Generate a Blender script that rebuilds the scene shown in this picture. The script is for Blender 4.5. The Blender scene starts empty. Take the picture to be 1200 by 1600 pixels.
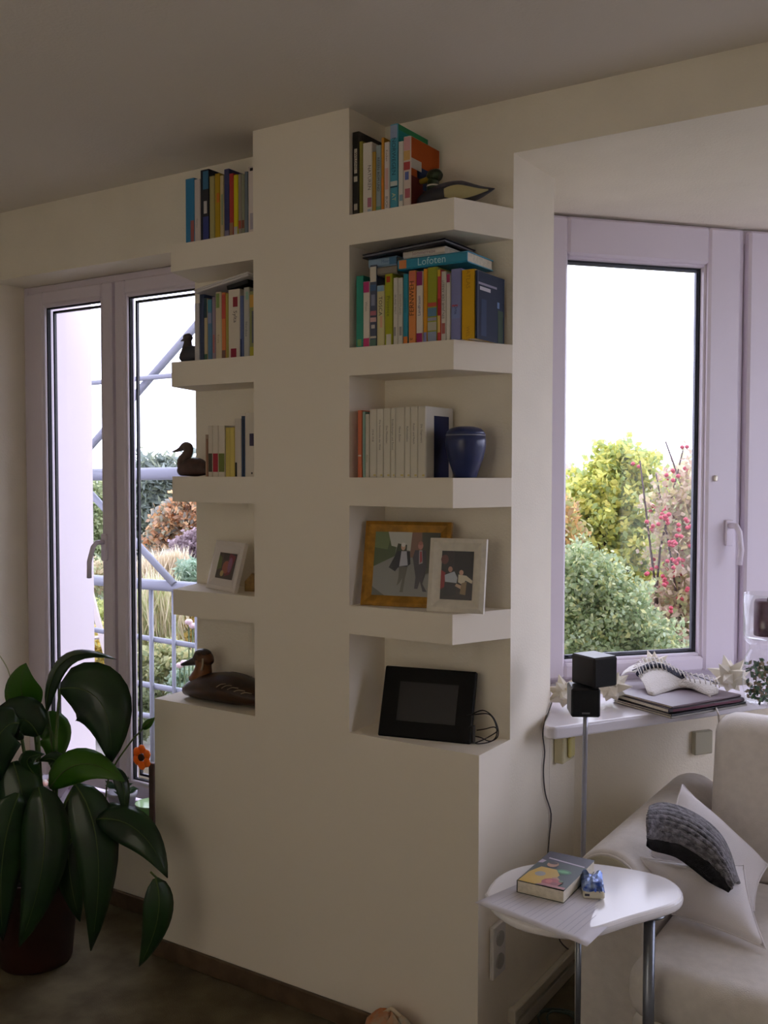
import bpy, math, random
import numpy as np
from mathutils import Matrix, Vector

random.seed(7); RNG = np.random.default_rng(11)
S = bpy.context.scene
C = S.collection
R = math.radians

# ---------------------------------------------------------------- camera
F_PX = 1550.2
CAM = Vector((1.142, -2.200, 1.5331))
_y, _p, _r = R(32.986), R(-2.355), R(0.078)
FW = Vector((-math.sin(_y)*math.cos(_p), math.cos(_y)*math.cos(_p), math.sin(_p)))
_rt = Vector((math.cos(_y), math.sin(_y), 0)); _up = _rt.cross(FW)
RT = _rt*math.cos(_r) + _up*math.sin(_r); UP = _up*math.cos(_r) - _rt*math.sin(_r)
cd = bpy.data.cameras.new('camera'); cam = bpy.data.objects.new('camera', cd); C.objects.link(cam)
cd.sensor_fit = 'HORIZONTAL'; cd.sensor_width = 36; cd.lens = 36*F_PX/1200; cd.clip_start = 0.05; cd.clip_end = 300
m3 = Matrix((RT, UP, -FW)).transposed()
cam.matrix_world = Matrix.Translation(CAM) @ m3.to_4x4()
S.camera = cam

# ---------------------------------------------------------------- world, exposure
w = bpy.data.worlds.new('overcast_sky'); S.world = w; w.use_nodes = True
bg = w.node_tree.nodes['Background']
bg.inputs[0].default_value = (0.79, 0.79, 1.0, 1); bg.inputs[1].default_value = 4.0
S.view_settings.view_transform = 'Standard'; S.view_settings.look = 'None'
S.view_settings.gamma = 1; S.view_settings.use_curve_mapping = False
S.view_settings.exposure = 0.32
S.cycles.max_bounces = 10; S.cycles.diffuse_bounces = 7; S.cycles.transparent_max_bounces = 12
S.cycles.caustics_reflective = False; S.cycles.caustics_refractive = False
S.cycles.use_denoising = True

def at(u, v, ax, val):
    """the place where the sight line through a photograph pixel meets the plane axis = val"""
    d = FW + RT*((u-600)/F_PX) - UP*((v-800)/F_PX)
    return CAM + d*((val-CAM[ax])/d[ax])
def dep(u, v, t):
    return CAM + (FW + RT*((u-600)/F_PX) - UP*((v-800)/F_PX))*t

# ---------------------------------------------------------------- materials
def lin(c):
    if isinstance(c, str): c = [int(c[i:i+2], 16)/255 for i in (0, 2, 4)]
    return tuple(x/12.92 if x <= .04045 else ((x+.055)/1.055)**2.4 for x in c)
_mc = {}
def M(col, rough=.6, metal=0., var=0., vs=30., bump=0., bs=200., spec=.5, sheen=0., name=None, var2=None, trans=0.):
    key = (col, rough, metal, var, vs, bump, bs, spec, sheen, var2, trans)
    if key in _mc: return _mc[key]
    m = bpy.data.materials.new(name or 'material_'+str(col)); m.use_nodes = True
    nt = m.node_tree; b = nt.nodes['Principled BSDF']; L = nt.links
    c = lin(col)
    b.inputs['Base Color'].default_value = (*c, 1); b.inputs['Roughness'].default_value = rough
    b.inputs['Metallic'].default_value = metal; b.inputs['Specular IOR Level'].default_value = spec
    if sheen: b.inputs['Sheen Weight'].default_value = sheen
    if var or bump: tc = nt.nodes.new('ShaderNodeTexCoord')
    if var:
        n = nt.nodes.new('ShaderNodeTexNoise'); n.inputs['Scale'].default_value = vs; n.inputs['Detail'].default_value = 4
        L.new(tc.outputs['Object'], n.inputs['Vector'])
        r = nt.nodes.new('ShaderNodeValToRGB'); L.new(n.outputs['Fac'], r.inputs['Fac'])
        c2 = lin(var2) if var2 else tuple(min(1, x*(1+var)) for x in c)
        c1 = c if var2 else tuple(x*(1-var) for x in c)
        r.color_ramp.elements[0].position = .35; r.color_ramp.elements[1].position = .65
        r.color_ramp.elements[0].color = (*c1, 1); r.color_ramp.elements[1].color = (*c2, 1)
        L.new(r.outputs[0], b.inputs['Base Color'])
    if bump:
        n = nt.nodes.new('ShaderNodeTexNoise'); n.inputs['Scale'].default_value = bs; n.inputs['Detail'].default_value = 3
        L.new(tc.outputs['Object'], n.inputs['Vector'])
        bp = nt.nodes.new('ShaderNodeBump'); bp.inputs['Strength'].default_value = bump; bp.inputs['Distance'].default_value = .004
        L.new(n.outputs['Fac'], bp.inputs['Height']); L.new(bp.outputs[0], b.inputs['Normal'])
    if trans:
        tr = nt.nodes.new('ShaderNodeBsdfTranslucent'); tr.inputs[0].default_value = (*tuple(min(1, x*1.6) for x in c), 1)
        mx = nt.nodes.new('ShaderNodeMixShader'); mx.inputs[0].default_value = trans
        L.new(b.outputs[0], mx.inputs[1]); L.new(tr.outputs[0], mx.inputs[2])
        L.new(mx.outputs[0], nt.nodes['Material Output'].inputs[0])
    _mc[key] = m; return m
def glass_mat(name, tint=(.96, .97, .97), refl=.06, rough=0.):
    m = bpy.data.materials.new(name); m.use_nodes = True; nt = m.node_tree; L = nt.links
    nt.nodes.remove(nt.nodes['Principled BSDF'])
    t = nt.nodes.new('ShaderNodeBsdfTransparent'); t.inputs[0].default_value = (*tint, 1)
    g = nt.nodes.new('ShaderNodeBsdfGlossy'); g.inputs['Roughness'].default_value = rough
    lw = nt.nodes.new('ShaderNodeLayerWeight'); lw.inputs[0].default_value = .5      # Schlick reflectance: refl + (1 - refl) * (1 - cos)^5
    pw = nt.nodes.new('ShaderNodeMath'); pw.operation = 'POWER'; pw.inputs[1].default_value = 5
    mt = nt.nodes.new('ShaderNodeMath'); mt.operation = 'MULTIPLY_ADD'; mt.inputs[1].default_value = 1-refl; mt.inputs[2].default_value = refl; mt.use_clamp = True
    L.new(lw.outputs['Facing'], pw.inputs[0]); L.new(pw.outputs[0], mt.inputs[0])
    x = nt.nodes.new('ShaderNodeMixShader'); L.new(mt.outputs[0], x.inputs[0]); L.new(t.outputs[0], x.inputs[1]); L.new(g.outputs[0], x.inputs[2])
    L.new(x.outputs[0], nt.nodes['Material Output'].inputs[0]); return m

PAINT = M('f0e9d8', .9, bump=.25, bs=160, var=.02, vs=6, spec=.2, name='cream_wall_paint')
CEIL = M('ddd6cb', .95, bump=.2, bs=120, spec=.2, name='ceiling_paint')
PLASTER = M('f0e8d8', .85, spec=.2, name='smooth_plaster')
FLOOR = M('5a5242', .95, var=.3, vs=8, var2='736a54', bump=.5, bs=300, spec=.1, name='carpet')
OAK = M('5b4a38', .5, var=.25, vs=20, name='dark_oak')
PVC = M('dcd3de', .35, name='white_pvc')
RUBBER = M('16171c', .6, name='black_gasket')
PANE = glass_mat('window_glass', refl=.012)
CLEAR = glass_mat('clear_glass', (.97, .975, .97), refl=.06)
BLACK = M('0c0d0f', .45, name='black_plastic')
STEEL = M('9aa0a8', .35, metal=.9, name='brushed_steel')

# ---------------------------------------------------------------- mesh helper
class MB:
    def __init__(s): s.v = []; s.f = []; s.m = []; s.sm = []
    def add(s, vs, fs, m=0, smooth=False):
        o = len(s.v); s.v += [tuple(x) for x in vs]
        for f in fs: s.f.append([i+o for i in f]); s.m.append(m); s.sm.append(smooth)
        return s
    def box(s, x0, x1, y0, y1, z0, z1, m=0):
        return s.add([(x0,y0,z0),(x1,y0,z0),(x1,y1,z0),(x0,y1,z0),(x0,y0,z1),(x1,y0,z1),(x1,y1,z1),(x0,y1,z1)],
              [(0,3,2,1),(4,5,6,7),(0,1,5,4),(1,2,6,5),(2,3,7,6),(3,0,4,7)], m)
    def rbox(s, x0, x1, y0, y1, z0, z1, r=.003, m=0):
        o = len(s.v); vs = []; idx = {}
        for ix, (x, sx) in enumerate(((x0,1),(x1,-1))):
            for iy, (y, sy) in enumerate(((y0,1),(y1,-1))):
                for iz, (z, sz) in enumerate(((z0,1),(z1,-1))):
                    for a in range(3):
                        idx[ix,iy,iz,a] = len(vs)
                        vs.append((x+(r*sx if a != 0 else 0), y+(r*sy if a != 1 else 0), z+(r*sz if a != 2 else 0)))
        fs = []
        def q(*k): fs.append([idx[x] for x in k])
        for i, fl in ((0,True),(1,False)):
            k = [(i,0,0,0),(i,1,0,0),(i,1,1,0),(i,0,1,0)]; q(*(k[::-1] if fl else k))
            k = [(0,i,0,1),(0,i,1,1),(1,i,1,1),(1,i,0,1)]; q(*(k[::-1] if fl else k))
            k = [(0,0,i,2),(1,0,i,2),(1,1,i,2),(0,1,i,2)]; q(*(k[::-1] if fl else k))
        for i in (0,1):
            for j in (0,1):
                q((i,j,0,0),(i,j,1,0),(i,j,1,1),(i,j,0,1)); q((i,0,j,0),(i,1,j,0),(i,1,j,2),(i,0,j,2)); q((0,i,j,1),(1,i,j,1),(1,i,j,2),(0,i,j,2))
                for k in (0,1): q((i,j,k,0),(i,j,k,1),(i,j,k,2))
        return s.add(vs, fs, m)
    def tube(s, pts, r, seg=8, m=0, cap=True, flat=None, upv=None, smooth=True):
        pts = [Vector(p) for p in pts]; n = len(pts)
        if not hasattr(r, '__len__'): r = [r]*n
        if flat is None: flat = [1]*n
        elif not hasattr(flat, '__len__'): flat = [flat]*n
        vs = []; ref = Vector(upv) if upv else None
        for i, p in enumerate(pts):
            t = (pts[min(i+1,n-1)]-pts[max(i-1,0)]).normalized()
            a = ref if ref else (Vector((0,0,1)) if abs(t.z) < .9 else Vector((1,0,0)))
            x = t.cross(a).normalized(); y = x.cross(t).normalized()
            if not upv: ref = y
            for k in range(seg):
                an = 2*math.pi*k/seg
                vs.append(p + x*math.cos(an)*r[i] + y*math.sin(an)*r[i]*flat[i])
        fs = [(i*seg+k, i*seg+(k+1)%seg, (i+1)*seg+(k+1)%seg, (i+1)*seg+k) for i in range(n-1) for k in range(seg)]
        s.add(vs, fs, m, smooth)
        if cap: s.add([], []); o = len(s.v)-len(vs); s.f.append([o+k for k in range(seg)][::-1]); s.m.append(m); s.sm.append(False); s.f.append([o+(n-1)*seg+k for k in range(seg)]); s.m.append(m); s.sm.append(False)
        return s
    def lathe(s, prof, c=(0,0,0), seg=24, m=0, smooth=True, closed=False, sx=1, sy=1):
        vs = [(c[0]+r*sx*math.cos(2*math.pi*k/seg), c[1]+r*sy*math.sin(2*math.pi*k/seg), c[2]+z) for r, z in prof for k in range(seg)]
        n = len(prof)
        fs = [(i*seg+k, i*seg+(k+1)%seg, (i+1)*seg+(k+1)%seg, (i+1)*seg+k) for i in range(n-1) for k in range(seg)]
        if closed: fs += [((n-1)*seg+k, (n-1)*seg+(k+1)%seg, (k+1)%seg, k) for k in range(seg)]
        s.add(vs, fs, m, smooth)
        if not closed:
            o = len(s.v)-len(vs)
            if prof[0][0] > 1e-5: s.f.append([o+k for k in range(seg)][::-1]); s.m.append(m); s.sm.append(False)
            if prof[-1][0] > 1e-5: s.f.append([o+(n-1)*seg+k for k in range(seg)]); s.m.append(m); s.sm.append(False)
        return s
    def prism(s, poly, z0, z1, m=0, ax=2):
        """polygon in the plane normal to ax, pushed from z0 to z1"""
        def P(a, b, c): return (a,b,c) if ax == 2 else ((a,c,b) if ax == 1 else (c,a,b))
        n = len(poly)
        vs = [P(a,b,z0) for a,b in poly]+[P(a,b,z1) for a,b in poly]
        fs = [list(range(n))[::-1], [n+i for i in range(n)]]+[(i,(i+1)%n,n+(i+1)%n,n+i) for i in range(n)]
        return s.add(vs, fs, m)
    def grid(s, P, m=0, smooth=True):
        a, b = len(P), len(P[0]); vs = [p for row in P for p in row]
        return s.add(vs, [(i*b+j, i*b+j+1, (i+1)*b+j+1, (i+1)*b+j) for i in range(a-1) for j in range(b-1)], m, smooth)
    def xf(s, mat): s.v = [tuple(mat @ Vector(p)) for p in s.v]; return s
    def build(s, name, mats, parent=None, local=False):
        me = bpy.data.meshes.new(name)
        vs = s.v
        if parent is not None and not local:
            l = Vector(parent.location)
            if parent.parent is not None: l = l+parent.parent.location
            vs = [(x-l.x, y-l.y, z-l.z) for x, y, z in vs]
        me.from_pydata(vs, [], s.f)
        if not isinstance(mats, (list, tuple)): mats = [mats]
        for m in mats: me.materials.append(m)
        me.polygons.foreach_set('material_index', s.m); me.polygons.foreach_set('use_smooth', s.sm)
        me.validate(); me.update()
        import bmesh as _b
        bm = _b.new(); bm.from_mesh(me); _b.ops.recalc_face_normals(bm, faces=bm.faces); bm.to_mesh(me); bm.free()
        o = bpy.data.objects.new(name, me); C.objects.link(o)
        if parent is not None: o.parent = parent
        return o
def tag(o, label=None, cat=None, group=None, kind=None):
    if label: o['label'] = label
    if cat: o['category'] = cat
    if group: o['group'] = group
    if kind: o['kind'] = kind
    return o
def thing(name, label, cat, loc=(0,0,0), group=None, kind=None):
    o = bpy.data.objects.new(name, None); C.objects.link(o); o.location = Vector(loc); o.empty_display_size = .05
    return tag(o, label, cat, group, kind)
def struct(o, label=None):
    o['kind'] = 'structure'
    if label: o['label'] = label
    return o
def mod(o, typ, **k):
    m = o.modifiers.new(typ.lower(), typ)
    for a, b in k.items(): setattr(m, a, b)
    return o
def text_verts(s, size, align='CENTER'):
    cu = bpy.data.curves.new('t', 'FONT'); cu.body = s; cu.size = size; cu.align_x = align; cu.align_y = 'CENTER'; cu.resolution_u = 2
    ob = bpy.data.objects.new('t', cu); me = bpy.data.meshes.new_from_object(ob)
    v = [tuple(x.co) for x in me.vertices]; f = [list(p.vertices) for p in me.polygons]
    bpy.data.objects.remove(ob); bpy.data.curves.remove(cu); bpy.data.meshes.remove(me)
    return v, f

# ---------------------------------------------------------------- the room shell
D = .177; H = 2.5
XA, XB, XC, XE, XF = -.733, -.398, -.078, -1.060, -1.145
Z1T, Z1B, Z2T, Z2B, Z3T, Z3B, Z4T, Z4B, Z5 = 2.2176, 2.1375, 1.8644, 1.7897, 1.5161, 1.4397, 1.1687, 1.091, .8189
ZL, ZM = 2.36, 2.25            # undersides of the right and left lintels
SILLR = .84
P0 = Vector((-.16, .816, 0)); TH = R(49); DW = Vector((math.cos(TH), math.sin(TH), 0)); NW = Vector((math.sin(TH), -math.cos(TH), 0))
def W(s_, n, z): q = P0 + DW*s_ + NW*n; return (q.x, q.y, z)
RX, LX, BY = 2.95, -2.6, -3.0   # right wall, left wall, rear wall

struct(MB().box(LX-.1, RX+.1, BY-.1, 2.4, -.12, 0).build('floor', FLOOR), 'dark olive brown carpet floor')
struct(MB().box(LX-.1, RX+.1, BY-.1, D+.16, H, H+.15).build('ceiling', CEIL), 'off-white plain ceiling')
# wall holding the two window bays: lintels, parapet, piece left of the window, pier core
b = MB()
b.box(LX, -2.19, D, .47, 0, H)                     # left of the left window
b.box(-2.19, -1.13, D, .47, ZM, H)                 # lintel over the left window
b.box(-2.19, -1.13, D, .47, 0, .275)               # parapet under the left window
b.prism([(-1.13,D),(0,D),(0,.44),(-.16,.80),(-.45,.80),(-.80,.47),(-1.13,.47)], 0, H)   # the pier between the bays
b.box(0, RX, D, .34, ZL, H)                        # lintel over the right bay
struct(b.build('wall_back', PAINT), 'cream back wall with lintels over both window openings')
# bay beyond the right opening: parapet with recess below the sill, soffit
b = MB()
b.prism([(0,.63),(.62,1.48),(2.9,1.48),(2.9,1.9),(.75,1.9),(-.18,.84),(-.12,.74)], 0, SILLR-.04)
b.prism([(0,.34),(RX,.34),(RX,2.2),(.6,2.2),(-.45,.95),(-.2,.78),(-.16,.80),(0,.44)], ZL, ZL+.1)
b.prism([(0,.441),(0,.63),(-.12,.74),(-.16,.79)], 0, SILLR-.04)
b.box(2.72, 2.9, .3, 1.9, 0, SILLR); b.box(2.72, RX, D, .34, 0, ZL)
struct(b.build('wall_bay', PAINT), 'cream bay wall under the right window')
struct(MB().box(LX-.1, LX, BY, .47, 0, H).build('wall_left', PAINT), 'cream left wall')
struct(MB().box(RX, RX+.1, BY, .34, 0, H).build('wall_right', PAINT), 'cream right wall')
b = MB(); b.box(LX, -.7, BY-.1, BY, 0, H); b.box(.7, RX, BY-.1, BY, 0, H); b.box(-.7, .7, BY-.1, BY, 2.2, H); b.box(-.7, .7, BY-.1, BY, 0, .85)
struct(b.build('wall_rear', PAINT), 'cream rear wall with an opening for the added curtained window')

# the pier with its built-in shelves
b = MB()
b.box(XA, XB, 0, D, Z5, H)                         # middle post
b.box(XF, 0, 0, D, 0, Z5)                          # low block
pier = struct(b.build('wall_pier', PLASTER), 'white plaster pier with built-in corner shelves')
for zt, zb in ((Z1T,Z1B),(Z2T,Z2B),(Z3T,Z3B),(Z4T,Z4B)):
    MB().prism([(XB,0),(XC,0),(0,D),(XB,D)], zb, zt).build('shelf', PLASTER, pier)
    MB().prism([(XE,0),(XA,0),(XA,D),(XF+.028,D)], zb, zt).build('shelf', PLASTER, pier)
struct(MB().rbox(XF-.012, .0, -.012, 0, 0, .059, .003).build('baseboard_front', OAK), 'dark wooden baseboard along the pier')
struct(MB().rbox(LX, XF, D-.012, D, 0, .059, .003).build('baseboard_left', OAK), 'dark wooden baseboard under the left window')

# ---------------------------------------------------------------- left window
def frame_rect(b, x0, x1, z0, z1, wd, y0, y1, r=.004, m=0):
    b.rbox(x0, x0+wd, y0, y1, z0, z1, r, m); b.rbox(x1-wd, x1, y0, y1, z0, z1, r, m)
    b.rbox(x0+wd, x1-wd, y0, y1, z0, z0+wd, r, m); b.rbox(x0+wd, x1-wd, y0, y1, z1-wd, z1, r, m)
win1 = thing('window_1', 'two-sash white plastic window behind the large plant', None, (-1.62, .34, .28), kind='structure')
b = MB(); frame_rect(b, -2.188, -1.132, .29, 2.248, .03, .325, .39); b.rbox(-2.158, -2.098, .315, .39, .32, 2.22, .006); b.rbox(-1.675, -1.645, .325, .39, .32, 2.22, .004); b.build('frame', PVC, win1)
for x0, x1 in ((-2.105, -1.668), (-1.652, -1.145)):
    s_ = MB(); frame_rect(s_, x0, x1, .34, 2.22, .052, .305, .36, .006); s_ = s_.build('sash', PVC, win1)
    b = MB(); frame_rect(b, x0+.05, x1-.05, .39, 2.17, .012, .309, .326, .003); b.build('glazing_bead', PVC, s_)
    b = MB(); frame_rect(b, x0+.059, x1-.059, .399, 2.161, .008, .320, .335, .001); b.build('gasket', RUBBER, s_)
    b = MB(); frame_rect(b, x0+.072, x1-.072, .412, 2.148, .009, .340, .352, .001); b.build('spacer_bar', M('25272c', .4), s_)
    MB().box(x0+.061, x1-.061, .335, .338, .401, 2.159).build('pane', PANE, s_)
hz = at(160, 855, 1, .30).z
h = MB(); h.rbox(-1.722, -1.692, .292, .305, hz-.05, hz+.05, .004); h.tube([(-1.707,.292,hz+.02),(-1.707,.262,hz+.02),(-1.712,.25,hz+.005),(-1.728,.245,hz-.05),(-1.735,.25,hz-.11)], .009, 8)
h.build('window_handle', PVC, win1)
struct(MB().rbox(-2.188, -1.15, .12, .325, .272, .30, .006).build('trim_1', M('d9d5d8', .3), None), 'white low sill under the left window')

# ---------------------------------------------------------------- right window (in its own frame: s along the wall, n into the room)
WM = Matrix.Translation(P0) @ Matrix.Rotation(TH, 4, 'Z')      # local x = along, local -y = into the room
win2 = thing('window_2', 'white plastic window in the angled bay wall', None, (P0.x, P0.y, SILLR), kind='structure')
def wb(): return MB()
b = wb(); frame_rect(b, -.09, 1.46, .832, 2.357, .05, -.012, .06); b.rbox(.674, .704, -.012, .06, .87, 2.317, .004); b.xf(WM).build('frame', PVC, win2)
for x0, x1 in ((-.075, .672), (.706, 1.45)):
    gl, gr = x0+.105, x1-.122
    s_ = wb()
    s_.rbox(x0, gl, -.04, .03, .855, 2.35, .008); s_.rbox(gr, x1, -.04, .03, .855, 2.35, .008); s_.rbox(gl, gr, -.04, .03, .855, .905, .008); s_.rbox(gl, gr, -.04, .03, 2.228, 2.35, .008)
    s_ = s_.xf(WM).build('sash', PVC, win2)
    b = wb(); frame_rect(b, gl-.006, gr+.006, .90, 2.233, .014, -.022, .01, .004); b.xf(WM).build('glazing_bead', PVC, s_)
    b = wb(); frame_rect(b, gl+.007, gr-.007, .913, 2.22, .005, .000, .006, .001); b.xf(WM).build('gasket', RUBBER, s_)
    b = wb(); frame_rect(b, gl+.010, gr-.010, .916, 2.217, .010, .007, .020, .001); b.xf(WM).build('spacer_bar', M('5b5d66', .35, metal=.5), s_)
    wb().box(gl+.006, gr-.006, .003, .006, .912, 2.221).xf(WM).build('pane', PANE, s_)
    h = wb(); hx = x1-.035; h.rbox(hx-.016, hx+.016, -.05, -.04, 1.28, 1.37, .004)
    h.tube([(hx,-.045,1.35),(hx,-.085,1.35),(hx+.004,-.095,1.33),(hx+.01,-.098,1.27),(hx+.006,-.094,1.22)], .010, 8)
    h.xf(WM).build('window_handle', PVC, win2)
MB().rbox(.575, .587, -.052, -.04, 1.50, 1.52, .003).xf(WM).build('window_catch', M('e3dccb', .3, metal=.3), win2)
# sill slab with rounded front corner
poly = [(-.155,.80),(0,.43),(.03,.335),(.045,.297),(.062,.283),(.082,.288),(.10,.315),(.487,.977),(.80,1.43),(.62,1.66)]
o = MB().prism(poly, SILLR-.035, SILLR).build('trim_2', M('dcd8de', .22)); struct(o, 'white deep window sill in the bay'); mod(o, 'BEVEL', width=.007, segments=3, limit_method='ANGLE')
# further bay windows to the right, unseen, added to brighten the room
added_win3 = thing('added_window_3', 'unseen white bay window beyond the sofa, added for daylight', None, (1.8, 1.6, SILLR), kind='structure')
b = MB(); frame_rect(b, .70, 2.80, .80, 2.357, .09, 1.68, 1.75); b.rbox(1.39, 1.46, 1.68, 1.75, .9, 2.3, .004); b.rbox(2.05, 2.12, 1.68, 1.75, .9, 2.3, .004); b.build('frame', PVC, added_win3)
for x0, x1 in ((.83,1.39),(1.46,2.05),(2.12,2.65)): MB().box(x0, x1, 1.71, 1.714, .92, 2.29).build('pane', PANE, added_win3)
added_win4 = thing('added_window_4', 'unseen white side window closing the bay, added for daylight', None, (2.8, 1.0, SILLR), kind='structure')  # unseen side window, added to let more light into the bay
for y0, y1 in ((.36,1.02),(1.02,1.68)):
    b = MB(); frame_rect(b, y0, y1, .85, 2.357, .07, 0, .06); b.xf(Matrix.Translation((2.84,0,0)) @ Matrix.Rotation(R(90), 4, 'Z')).build('frame', PVC, added_win4)
    MB().box(2.80, 2.804, y0+.07, y1-.07, .92, 2.287).build('pane', PANE, added_win4)
added_win5 = thing('added_window_5', 'unseen curtained window added in the rear wall for warm fill light', None, (0, BY, 0), kind='structure')  # unseen window with drapes, added to light the pier front warmly
b = MB(); frame_rect(b, -.7, .7, .85, 2.2, .08, BY-.08, BY-.02); b.rbox(-.04, .04, BY-.08, BY-.02, .93, 2.12, .004); b.build('frame', PVC, added_win5)
for x0, x1 in ((-.62,-.04),(.04,.62)): MB().box(x0, x1, BY-.055, BY-.05, .93, 2.12).build('pane', PANE, added_win5)
CURT = bpy.data.materials.new('added_curtain_cloth'); CURT.use_nodes = True; nt = CURT.node_tree  # translucent cloth that warms the added fill light
tr_ = nt.nodes.new('ShaderNodeBsdfTranslucent'); tr_.inputs[0].default_value = (.93, .84, .60, 1)
df_ = nt.nodes['Principled BSDF']; df_.inputs['Base Color'].default_value = (.8, .7, .48, 1); df_.inputs['Roughness'].default_value = .95
mx_ = nt.nodes.new('ShaderNodeMixShader'); mx_.inputs[0].default_value = .7
nt.links.new(df_.outputs[0], mx_.inputs[1]); nt.links.new(tr_.outputs[0], mx_.inputs[2]); nt.links.new(mx_.outputs[0], nt.nodes['Material Output'].inputs[0])
for x0, x1 in ((-.85, 0), (0, .85)):
    MB().grid([[(x0+(x1-x0)*i/60, BY+.07+.025*math.sin(i*1.3), z) for z in (.6, 2.4)] for i in range(61)]).build('added_curtain', CURT, added_win5)
MB().tube([(-.95, BY+.07, 2.41), (.95, BY+.07, 2.41)], .012, 10).build('added_curtain_rod', STEEL, added_win5)

# ================================================================ THINGS
# ---------------------------------------------------------------- books
PAGES = M('d8d0bd', .9, var=.08, vs=120, name='book_pages')
def book(u0, u1, vtop, zs, col, label, group, d=.135, y0=.012, bands=(), texts=(), cover=None, vref=None, soft=False, lean=0., xs=None, hgt=None, extra=None):
    """an upright book: spine between photograph columns u0 and u1, top at row vtop"""
    vm = vref or vtop+60
    x0 = at(u0, vm, 1, y0).x+.0004; x1 = at(u1, vm, 1, y0).x-.0004
    if xs: x0, x1 = xs
    h = hgt or at((u0+u1)/2, vtop, 1, y0).z-zs
    wd = x1-x0; t = .0016 if soft else min(.0026, wd*.14)
    o = thing('book', label, 'book', ((x0+x1)/2, y0+d/2, zs), group)
    mc = M(col, .45, spec=.4)
    c = MB(); r = min(.0025, wd*.2)
    prof = [(x0, y0+d), (x0, y0+r), (x0+r*.35, y0+r*.3), (x0+r, y0), (x1-r, y0), (x1-r*.35, y0+r*.3), (x1, y0+r), (x1, y0+d), (x1-t, y0+d), (x1-t, y0+.004), (x0+t, y0+.004), (x0+t, y0+d)]
    c.prism(prof, zs+.0003, zs+h)
    Mx = None
    if lean:
        pv = Vector((x1 if lean > 0 else x0, y0, zs)); Mx = Matrix.Translation(pv) @ Matrix.Rotation(lean, 4, 'Y') @ Matrix.Translation(-pv); c.xf(Mx)
    mats = [mc]
    c.build('cover', mats, o)
    pg = MB().box(x0+t, x1-t, y0+.004, y0+d-.003, zs+.003, zs+h-.003)
    if Mx: pg.xf(Mx)
    pg.build('pages', PAGES, o)
    if bands or texts:
        e = .0004
        for bd in bands:
            a0, a1, cc = bd[:3]; f0, f1 = (bd[3], bd[4]) if len(bd) > 4 else (.0, 1.)
            xa, xb = x0+r*.55+(wd-1.1*r)*f0, x0+r*.55+(wd-1.1*r)*f1
            pm = MB().box(xa, xb, y0-e, y0+.001, zs+h*a0+.0006, zs+h*a1-.0006)
            if Mx: pm.xf(Mx)
            pm.build('spine_band', M(cc, .45, spec=.4), o)
        for k, (s_, zc, size, cc, *rest) in enumerate(texts):
            v, f = text_verts(s_, min(size*1.35, wd*1.25)); fx = rest[0] if rest else .5; dr = rest[1] if len(rest) > 1 else -1
            # running along the spine (dr -1: top to bottom, 1: bottom to top)
            xc = x0+wd*fx; e2 = .0007+.0001*k
            pm = MB().add([(xc-p[1]*dr, y0-e2, zs+h*zc+p[0]*dr) for p in v], f)
            if Mx: pm.xf(Mx)
            pm.build('spine_title', M(cc, .45, spec=.4), o)
    if cover:     # printed cover on the side that faces right
        pm = MB(); mats = []
        for k, (f0, f1, a0, a1, cc) in enumerate(cover):
            mm = M(cc, .65, spec=.15)
            if mm not in mats: mats.append(mm)
            e = .0004+.00012*k
            pm.box(x1-.0005, x1+e, y0+.004+(d-.006)*f0, y0+.004+(d-.006)*f1, zs+h*a0+.0006, zs+h*a1-.0006, mats.index(mm))
        if Mx: pm.xf(Mx)
        pm.build('cover_print', mats, o)
    return o
def run(n, cc, z0=.15, z1=.85, size=.008):   # unreadable small lettering
    return ()
G1 = 'books on the top shelf right of the pier'
B_ = book
B_(550.5, 561, 206, Z1T, '1d1b18', 'tall black book with white lettering against the pier, top right shelf', G1, .15, bands=[(.50,.80,'cfc8b8',.25,.75),(.40,.47,'cfc8b8',.2,.8),(.06,.14,'b5ad9c',.2,.8)], texts=[('WILDNIS', .65, .0085, '1d1b18')])
B_(561, 566.5, 221, Z1T, '8f8a3a', 'thin olive green book between the black and white ones, top right shelf', G1, .12)
B_(566.5, 581, 223, Z1T, 'dcd6cb', 'wide white book with grey lettering and a pink bottom label, top right shelf', G1, .14, bands=[(.02,.06,'a9bac4',.55,.95),(.08,.22,'b06f80',.55,1.)], texts=[('NATUREN', .5, .0105, '5f5a58', .74)])
B_(581, 587, 237, Z1T, 'b4903a', 'thin ochre yellow book beside the wide white one, top right shelf', G1, .13)
B_(587, 595.5, 227, Z1T, '93a3a4', 'grey-blue book with dark lettering, top right shelf', G1, .13, texts=[('REISEN', .72, .008, '30363f'), ('ROM UND', .45, .008, '30363f')], bands=[(.02,.08,'6f9c86')])
B_(595.5, 600, 215, Z1T, 'c98f2f', 'thin orange-yellow book, top right shelf', G1, .125, bands=[(.0,.45,'d8862f')])
B_(600, 608.5, 222, Z1T, 'd9cfc8', 'white book with pink and grey title, top right shelf', G1, .14, texts=[('Kochen', .8, .007, '7a5b60'), ('BUCH', .12, .008, '5b5f68')], bands=[(.30,.62,'cfa7a0',.15,.85)])
B_(609, 621.5, 194, Z1T, '4f9db4', 'tallest teal blue book standing up above the rest, top right shelf', G1, .155, texts=[('NORWEGEN', .62, .0125, '1f4b60'), ('AT', .14, .012, 'd6d5a0')], bands=[(.83,.99,'9aa9c4'),(.25,.27,'1f3c48'),(.27,.33,'cbd2cc')], cover=[(0,1,0,1,'2f8f8d'),(0,1,.93,1,'3b8f5e')])
B_(622, 630, 221, Z1T, 'd6d2c8', 'plain white book right of the tall teal one, top right shelf', G1, .13, bands=[(.1,.2,'86a0ac',.2,1.)])
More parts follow.
